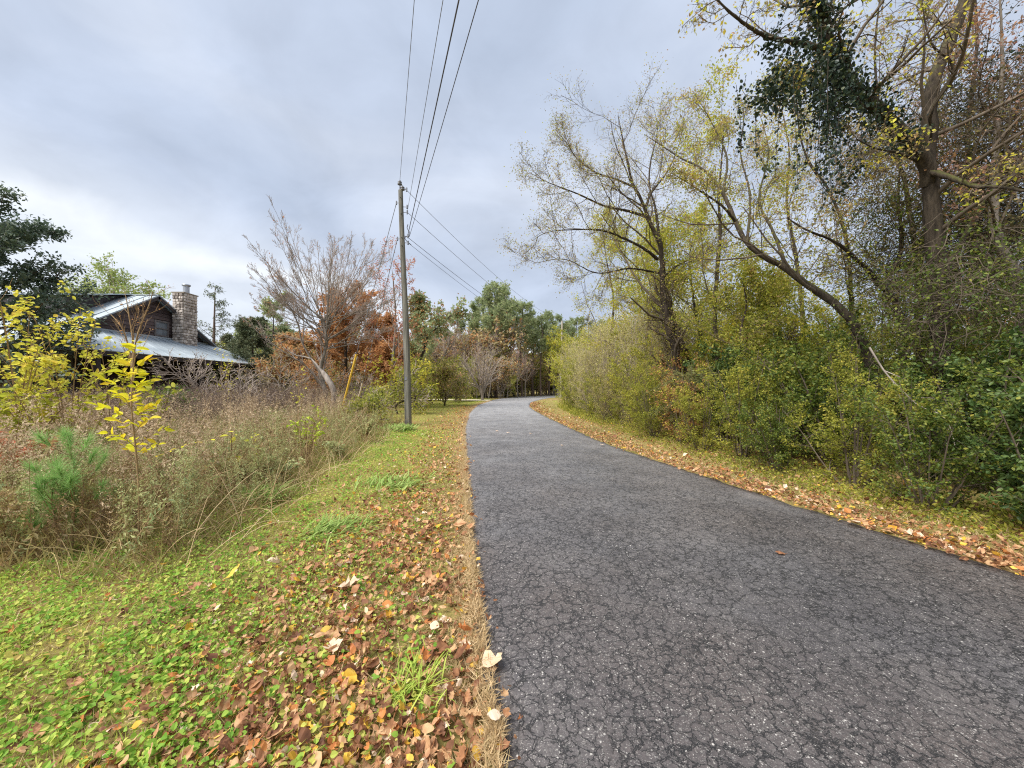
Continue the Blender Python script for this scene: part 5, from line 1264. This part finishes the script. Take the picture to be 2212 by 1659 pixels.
    tree('bare_tree', 'large bare tree with a pale crooked trunk and fine upright twigs', 'tree', t1[0] * [1, 1, 0], [(t1[:11], rads(.13, .05, 11))], [dict(m=11, t0=.25, ang=27, asd=8, lf=.25, wander=.06, up=.05, n=7, rr=.5, rmin=.0075, shape=.6), dict(m=8, t0=.2, ang=28, asd=8, lf=.45, wander=.07, up=.06, n=6, rr=.6, rmin=.0065), dict(m=3, t0=.2, ang=30, lf=.55, wander=.08, up=.05, n=4, rr=.7, rmin=.0065)],
         [(500, .05, .09, L_RUST, dict(t0=.8)), (500, .06, .11, L_RED, dict(t0=.2))], B_GREY, B_TWIG, rg, limbs=[(poly(p), rads(q * .6, .008)) for p, q in lim[:2]] + fan)
    # broken pale stump against it
    b0 = P(712, 905, 19); b0[2] = 0; s = thing('broken_trunk', 'broken pale trunk standing before the large bare tree', 'trunk', b0); bb = Buf()
    tubes(bb, poly([(716, 905, 19), (722, 850, 19), (705, 815, 19.05), (690, 795, 19.1)], 12), np.r_[rads(.16, .13, 10), .09, .03], 9); link('trunk', bb.mesh('trunk', B_PALE, b0), s)
    bb = Buf(); tubes(bb, poly([(700, 810, 19.05), (672, 775, 19), (640, 768, 18.8), (612, 750, 18.6)], 8), rads(.06, .015, 8), 6); link('limb', bb.mesh('limb', B_PALE, b0), s)
    # red tinged maple
    Y = 26.; base = np.array([(845 - 1106) / F * Y, Y, 0.])
    tr = resample([base, base + [.1, 0, 3], base + [.3, 0, 6], base + [.1, 0, 9.2]], 14)
    tree('maple', 'thin red leaved maple left of the utility pole', 'tree', base, [(tr, rads(.13, .03))], [dict(m=16, t0=.25, ang=38, lf=.38, wander=.1, up=.1, n=7, rr=.4, rmin=.014), dict(m=7, ang=38, lf=.5, wander=.1, up=.08, n=6, rmin=.009), dict(m=3, ang=38, lf=.5, n=5, rmin=.007)],
         [(2600, .08, .15, L_RED, dict(jit=.08))], B_GREY, B_TWIG, rg)
    # brown and rust crowns behind
    def crown(px, py_top, Y, label, mat, n, name='autumn_tree', sz=(.16, .3), ang=55, lf=.45, mats2=None, t0=.2, group=None, bark=B_DARK, n1=16):
        x = (px - 1106) / F * Y; h = (EYE + (835 - py_top) / F * Y) * .84; base = np.array([x, Y, 0.])
        tr = resample([base, base + [rg.normal() * .2, 0, h * .4], base + [rg.normal() * .3, 0, h * .75], base + [rg.normal() * .3, 0, h]], 14)
        lv = [(n, sz[0], sz[1], mat, dict(jit=.14))] if n else []
        if mats2: lv.append((mats2[1], sz[0], sz[1], mats2[0], dict(jit=.2)))
        return tree(name, label, 'tree', base, [(tr, rads(.02 * h + .03, .03))], [dict(m=n1, t0=t0, ang=ang, lf=lf, wander=.12, up=.07, n=7, rr=.4, rmin=.02, shape=.55), dict(m=7, t0=.2, ang=45, lf=.5, wander=.14, up=.05, n=6, rr=.5, rmin=.013), dict(m=4, ang=42, lf=.5, wander=.15, n=5, rr=.6, rmin=.01)], lv, bark, B_TWIG, rg, group=group, k0=8)
    crown(745, 615, 28, 'dense rust brown tree behind the big bare tree', L_RUST, 9500, n1=22)
    crown(640, 705, 26, 'low brown crowned tree left behind the bare trunk', L_RUST, 4500, mats2=(L_SPARSE, 2000))
    crown(820, 665, 30, 'orange brown tree between bare tree and pole', L_RUST, 6500)
    crown(850, 740, 27, 'low russet thicket tree behind the pole stays', L_RUST, 4500, lf=.6)
    crown(590, 640, 40, 'green pine crowned tree showing left of the brown crowns', L_PINE, 5000, sz=(.25, .45))
    crown(700, 780, 23, 'tangled russet brush round the pale trunk foot', L_RUST, 2400, 'brush', sz=(.08, .16), lf=.8, t0=.05)
    crown(600, 790, 20, 'grey brown tangled brush beside the porch', L_SPARSE, 900, 'brush', sz=(.06, .12), lf=.9, t0=.05, bark=B_GREY)
    crown(440, 770, 15, 'bare grey twig bush before the porch eave', L_SPARSE, 120, 'bare_bush', sz=(.05, .09), lf=.8, t0=.05, bark=B_GREY)
    crown(520, 838, 14, 'low bare twig bush at the porch corner', L_SPARSE, 150, 'bare_bush', sz=(.05, .09), lf=.9, t0=.05, bark=B_GREY)
    crown(770, 815, 24, 'grey twig bush behind the yellow stay guard', L_SPARSE, 400, 'bare_bush', sz=(.06, .12), lf=.9, t0=.05, bark=B_GREY)
    crown(375, 862, 11, 'dark leafy bush beside the bright sapling', L_DARK, 2500, 'green_bush', sz=(.05, .1), lf=.8, t0=.05)
    crown(815, 872, 14.5, 'low olive green bush left of the pole foot', L_OLIVE, 2600, 'green_bush', sz=(.06, .12), lf=.9, t0=.05)
    crown(860, 830, 20, 'olive bush with crooked stems behind the pole', L_OLIVE, 1600, 'green_bush', sz=(.08, .16), lf=.8, t0=.1)
    crown(960, 800, 30, 'wide olive brown bush right of the pole', L_SPARSE, 2600, 'green_bush', sz=(.12, .22), lf=.9, t0=.05, mats2=(L_OLIVE, 1600))
    crown(905, 810, 26, 'olive bush close behind the pole foot', L_OLIVE, 2600, 'green_bush', sz=(.1, .2), lf=.9, t0=.05)
    # pale slim bare tree before the gable
    Y = 13.; base = np.array([(285 - 1106) / F * Y, Y, 0.]); tt = []
    for e in ([(285, 835, Y), (282, 770, Y), (265, 710, Y), (240, 680, Y)], [(285, 835, Y), (290, 760, Y), (300, 715, Y), (322, 660, Y), (330, 630, Y)], [(285, 835, Y), (287, 740, Y), (280, 690, Y), (272, 640, Y)]):
        q = resample([base] + [P(*c) for c in e], 14); tt.append((q, rads(.045, .012)))
    tree('bare_sapling', 'pale slender bare tree standing before the gable wall', 'tree', base, tt, [dict(m=8, t0=.5, ang=32, lf=.22, wander=.08, up=.12, n=6, rr=.5, rmin=.007), dict(m=5, ang=34, lf=.5, wander=.1, up=.1, n=5, rmin=.005)], [(90, .04, .08, L_RUST, {})], B_STEM, B_STEM, rg, k0=7)
    # leaning dark tree right behind the pole
    Y = 27.; tl = poly([(885, 870, Y), (893, 810, Y), (915, 760, Y), (926, 725, Y), (955, 700, Y), (975, 680, Y)], 14)
    t2 = poly([(920, 745, Y), (905, 710, Y), (900, 680, Y), (910, 650, Y)], 10)
    tree('leaning_pine', 'dark crooked tree leaning right just behind the pole', 'tree', tl[0] * [1, 1, 0], [(tl, rads(.16, .03)), (t2, rads(.09, .03, 10))], [dict(m=14, t0=.35, ang=48, lf=.35, wander=.15, up=.1, n=7, rr=.4, rmin=.014), dict(m=7, ang=45, lf=.5, n=6, rmin=.01)], [(3200, .16, .3, L_PINE, dict(jit=.14)), (1200, .14, .24, L_RUST, dict(jit=.14))], B_DARK, B_TWIGD, rg)
    # round bare tree beside the bend
    Y = 40.; base = np.array([(1046 - 1106) / F * Y - .2, Y, 0.]); tt = []
    for k in range(9):
        a = k / 9 * 6.28; q = 2.6 * (.35 + .65 * rg.random()); tt.append((resample([base + [0, 0, -.1], base + [.06 * math.cos(a), .06 * math.sin(a), .7], base + [math.cos(a) * q * .5, math.sin(a) * q * .5, 2.6], base + [math.cos(a) * q, math.sin(a) * q, 5.6 - .5 * q]], 12), rads(.13, .02, 12)))
    tree('bare_tree', 'round crowned bare tree beside the bend of the lane', 'tree', base, tt, [dict(m=9, t0=.25, ang=42, lf=.4, wander=.1, up=.08, n=7, rr=.5, rmin=.016), dict(m=6, ang=40, lf=.5, n=6, rmin=.011), dict(m=3, ang=40, lf=.5, n=4, rmin=.009)], [(500, .1, .18, L_SPARSE, {})], B_GREY, B_TWIG, rg, k0=7)
build_left_trees()

def build_far_woods():
    rg = np.random.default_rng(81)
    TUFT = T_(np.array([(0, 0, 0)] + [(math.cos(a) * .5, math.sin(a) * .5, .25 * (i % 2) - .05) for i, a in enumerate(np.linspace(0, 6.28, 12, endpoint=False))]), [(0, i, i + 1) for i in range(1, 12, 2)])
    def pine_proto(h, seed, clear=.5):
        r = np.random.default_rng(seed); b1, b2, b3 = Buf(), Buf(), Buf()
        tr = resample([(0, 0, -.1), (r.normal() * .12, r.normal() * .12, h * .4), (r.normal() * .25, r.normal() * .25, h * .75), (r.normal() * .3, r.normal() * .3, h)], 14); rd = np.linspace(.19, .05, 14); tubes(b1, tr, rd, 7)
        Q, q = grow(tr[None], rd[None], r, 26, clear, 1, 70, 14, .2, .12, .12, 7, .35, .025, .5); tubes(b2, Q, q, 4)
        W, w = grow(Q, q, r, 7, .35, 1, 45, 12, .42, .15, .15, 5, .5, .015); tubes(b2, W, w, 3)
        D, dd = grow(tr[None], rd[None], r, 8, .25, clear, 80, 10, .08, .1, -.02, 5, .2, .015); tubes(b2, D, dd, 3)
        n = 1900; p, d = along(W, n, r, .3, 1, .2); stamp(b3, TUFT, p, rots(n, r, .6), r.uniform(.2, .4, n))
        return [('trunk', b1.mesh('trunk', B_PINE)), ('branches', b2.mesh('branches', B_PINE)), ('needles', b3.mesh('needles', L_PINE))]
    def wood_proto(h, seed, mats, ang=40, lf=.4, t0=.3, stems=1, sz=(.14, .28), bark=B_GREY):
        r = np.random.default_rng(seed); b1, b2 = Buf(), Buf(); tr = []
        for k in range(stems): tr.append(resample([(r.normal() * .2 * (stems > 1), r.normal() * .2 * (stems > 1), -.1), (r.normal() * .3, r.normal() * .3, h * .4), (r.normal() * .5, r.normal() * .5, h * .75), (r.normal() * .7, r.normal() * .7, h)], 12))
        tr = np.stack(tr); rd = np.tile(np.linspace(.017 * h / stems ** .5, .03, 12), (stems, 1)); tubes(b1, tr, rd, 7)
        Q, q = grow(tr, rd, r, max(6, 16 // stems), t0, 1, ang, 12, lf, .12, .1, 7, .4, .022, .5); tubes(b2, Q, q, 4)
        W, w = grow(Q, q, r, 7, .2, 1, 42, 12, .5, .14, .08, 6, .5, .015); tubes(b2, W, w, 3)
        V, v = grow(W, w, r, 4, .2, 1, 42, 12, .5, .15, .05, 3, .6, .011); tubes(b2, V, v, 3)
        o = [('trunk', b1.mesh('trunk', bark)), ('branches', b2.mesh('branches', B_TWIG))]
        for m, n in mats:
            b3 = Buf(); p, d = along(V, n, r, .2, 1, .12); stamp(b3, LEAF(), p, rots(n, r, .5, droop=.3), r.uniform(*sz, n)); o.append(('leaves', b3.mesh('leaves', m)))
        return o
    protos = {'pine_a': pine_proto(13, 1), 'pine_b': pine_proto(12, 2, .42), 'pine_c': pine_proto(14, 3, .55),
              'bare_a': wood_proto(10, 4, [(L_SPARSE, 250)], 32), 'bare_b': wood_proto(9, 5, [(L_PURPLE, 500)], 38, .45),
              'olive_a': wood_proto(8, 6, [(L_OLIVE, 3800)], 55, .45, .2), 'yell_a': wood_proto(9, 7, [(L_YGREEN, 3600), (L_GOLD, 400)], 50, .42, .25),
              'rust_a': wood_proto(7, 8, [(L_RUST, 3200)], 50, .45, .2), 'brush_a': wood_proto(3.6, 9, [(L_SPARSE, 1300), (L_RUST, 500)], 50, .5, .08, 7), 'brush_b': wood_proto(3.2, 10, [(L_OLIVE, 2600)], 55, .5, .05, 7)}
    info = {'pine': ('pine_tree', 'tall pine with a bare lower trunk in the far woods', 'pine', 'pines of the far woods'), 'bare': ('wood_tree', 'leafless grey tree in the far woods', 'tree', 'leafless trees of the far woods'), 'olive': ('wood_tree', 'olive green leafy tree in the far woods', 'tree', 'olive trees of the far woods'), 'yell': ('wood_tree', 'yellowing leafy tree in the far woods', 'tree', 'yellowing trees of the far woods'), 'rust': ('wood_tree', 'rust brown tree in the far woods', 'tree', 'rust trees of the far woods'), 'brush': ('brush', 'tangled low brush at the foot of the far woods', 'bush', 'brush along the far woods')}
    first = {}
    def put(kind, px, Y, s=1., label=None):
        x = (px - 1106) / F * Y; nm, lb, cat, g = info[kind.split('_')[0]]
        if kind not in first:
            t = thing(nm, lb, cat, (x, Y, 0), rg.random() * 6.28, g, s); first[kind] = t
            for a, me in protos[kind]: link(a, me, t)
        else:
            t = dup(first[kind], (x, Y, 0), rg.random() * 6.28, s, lb, g)
        if label: t['label'] = label; del t['group']
    # the pine stand beyond the bend (tops at py 610..660)
    put('pine_a', 1072, 52, 1.14, 'tallest dark pine of the stand beyond the bend')
    for px, Y, k, s in ((1020, 56, 'pine_b', .92), (1045, 60, 'pine_c', .95), (1095, 56, 'pine_b', 1.05), (1110, 62, 'pine_a', 1.0), (1128, 55, 'pine_c', .82), (1150, 60, 'pine_b', .9), (1168, 57, 'pine_a', .78), (1185, 62, 'pine_c', .82), (1205, 60, 'pine_b', .85), (1225, 66, 'pine_a', .8), (1140, 70, 'pine_a', .95), (1180, 72, 'pine_b', .9),
                        (985, 62, 'pine_a', .85), (905, 44, 'pine_b', .68), (940, 58, 'pine_c', .72), (1085, 68, 'pine_c', 1.05), (1060, 72, 'pine_b', 1.1), (1245, 74, 'pine_c', .9), (600, 60, 'pine_b', .85), (560, 66, 'pine_a', .8)):
        put(k, px, Y, s * 1.12)
    for px, Y, k, s in ((960, 48, 'bare_a', .95), (975, 52, 'bare_b', .9), (1005, 50, 'bare_a', .75), (940, 50, 'bare_b', .75), (1030, 47, 'bare_b', .6), (925, 55, 'bare_a', .8), (1055, 46, 'bare_a', .55), (1118, 50, 'bare_b', .6), (1010, 60, 'bare_b', .9), (990, 46, 'bare_b', .55), (890, 50, 'bare_a', .75), (1135, 52, 'bare_b', .55)):
        put(k, px, Y, s)
    for px, Y, k, s in ((920, 60, 'olive_a', .9), (1015, 44, 'olive_a', .55), (1205, 56, 'yell_a', .9), (1225, 50, 'yell_a', .8), (1240, 58, 'olive_a', 1.1), (1195, 64, 'yell_a', 1.0), (880, 40, 'rust_a', .75), (860, 46, 'rust_a', .9), (830, 50, 'rust_a', 1.1), (790, 52, 'rust_a', 1.1), (740, 50, 'olive_a', 1.0), (690, 52, 'rust_a', 1.1), (640, 52, 'rust_a', .95), (560, 50, 'olive_a', .85), (500, 54, 'olive_a', .9), (450, 52, 'olive_a', .8), (1095, 48, 'olive_a', .5), (1150, 66, 'yell_a', .75), (400, 60, 'olive_a', .8), (330, 64, 'olive_a', .8), (60, 60, 'olive_a', .9)):
        put(k, px, Y, s)
    # brush along the far side of the bend
    for i, px in enumerate(np.arange(880, 1250, 15)):
        Y = float(rg.uniform(68, 72) if px > 1150 else rg.uniform(61, 65) if px > 1080 else rg.uniform(46, 54)); put('brush_a' if i % 3 else 'brush_b', float(px + rg.normal() * 5), Y, float(rg.uniform(1.0, 1.7)))
    for i, px in enumerate(np.arange(890, 1090, 16)):
        put(('brush_a', 'bare_b', 'brush_a', 'bare_a')[i % 4], float(px + rg.normal() * 5), float(rg.uniform(52, 60)), float(rg.uniform(1.6, 2.3) if i % 2 == 0 else rg.uniform(.6, .85)))
    for i, px in enumerate(np.arange(1020, 1240, 12)):
        put('brush_a' if i % 2 else 'bare_b', float(px + rg.normal() * 4), float(rg.uniform(69, 78)), float(rg.uniform(.55, .8) if i % 2 == 0 else rg.uniform(1.5, 2.2)))
    for i, px in enumerate(np.arange(1000, 1215, 11)):
        put('brush_b' if i % 2 else 'brush_a', float(px + rg.normal() * 4), float(rg.uniform(67, 70) if px > 1130 else rg.uniform(59, 62)), float(rg.uniform(.55, .85)))
    for i, px in enumerate(np.arange(-60, 880, 42)):
        put('brush_a' if i % 2 else 'brush_b', float(px), float(rg.uniform(36, 44)), float(rg.uniform(.7, 1.1)))
    put('brush_a', 960, 36, .75); put('brush_b', 985, 38, .7); put('brush_b', 1000, 44, .8); put('brush_a', 930, 33, .7)
    # trees on the road's inner side and behind the belt, closing the view from other places
    for px, Y, k, s in ((1330, 44, 'yell_a', .8), (1380, 50, 'olive_a', .8), (1450, 48, 'bare_b', .7), (1540, 46, 'olive_a', .65), (1650, 50, 'bare_a', .7), (1760, 44, 'bare_b', .6), (1850, 40, 'olive_a', .55), (1950, 34, 'bare_b', .7), (2050, 30, 'olive_a', .8), (2150, 26, 'rust_a', .9), (2210, 22, 'bare_b', .9), (1280, 40, 'olive_a', .9), (1300, 55, 'pine_a', .8)):
        put(k, px, Y, s)
    # distant wooded rise that closes the horizon
    b_ = Buf(); n = 9000; a = rg.uniform(-1.15, 1.15, n); dist = rg.uniform(150, 210, n)
    x = np.sin(a) * dist; y = np.cos(a) * dist; hh = 5 + 2.5 * np.sin(a * 9) + 1.5 * np.sin(a * 23 + 1)
    p = np.stack([x, y, rg.random(n) ** .8 * np.maximum(hh, 2)], 1)
    stamp(b_, LEAF(.45, .15), p, rots(n, rg, .3), rg.uniform(1.2, 2.6, n)); stuff('distant_woods', b_, [leaf_mat('woods_far', [S(92, 88, 66), S(116, 108, 80), S(128, 112, 92)], transl=.2, clump=.05)], 'distant brown green wood on the horizon')
build_far_woods()

# ------------------------------------------------------------------ tell look-alikes apart by their order along the lane
def order_labels():
    words_ = ['first', 'second', 'third', 'fourth', 'fifth', 'sixth', 'seventh', 'eighth', 'ninth', 'tenth', 'eleventh', 'twelfth', 'thirteenth', 'fourteenth', 'fifteenth', 'sixteenth', 'seventeenth', 'eighteenth', 'nineteenth', 'twentieth', 'twenty-first', 'twenty-second', 'twenty-third', 'twenty-fourth', 'twenty-fifth', 'twenty-sixth', 'twenty-seventh', 'twenty-eighth', 'twenty-ninth', 'thirtieth']
    by = {}
    for o in scene.objects:
        if o.parent is None and 'label' in o and o.get('category') != 'leaf': by.setdefault(o['label'], []).append(o)
    for lb, os_ in by.items():
        if len(os_) < 2: continue
        os_.sort(key=lambda o: o.location.x / max(o.location.y, .5))
        for i, o in enumerate(os_): o['label'] = lb + ', ' + (words_[i] if i < 30 else str(i + 1) + 'th') + ' from the left'
order_labels()
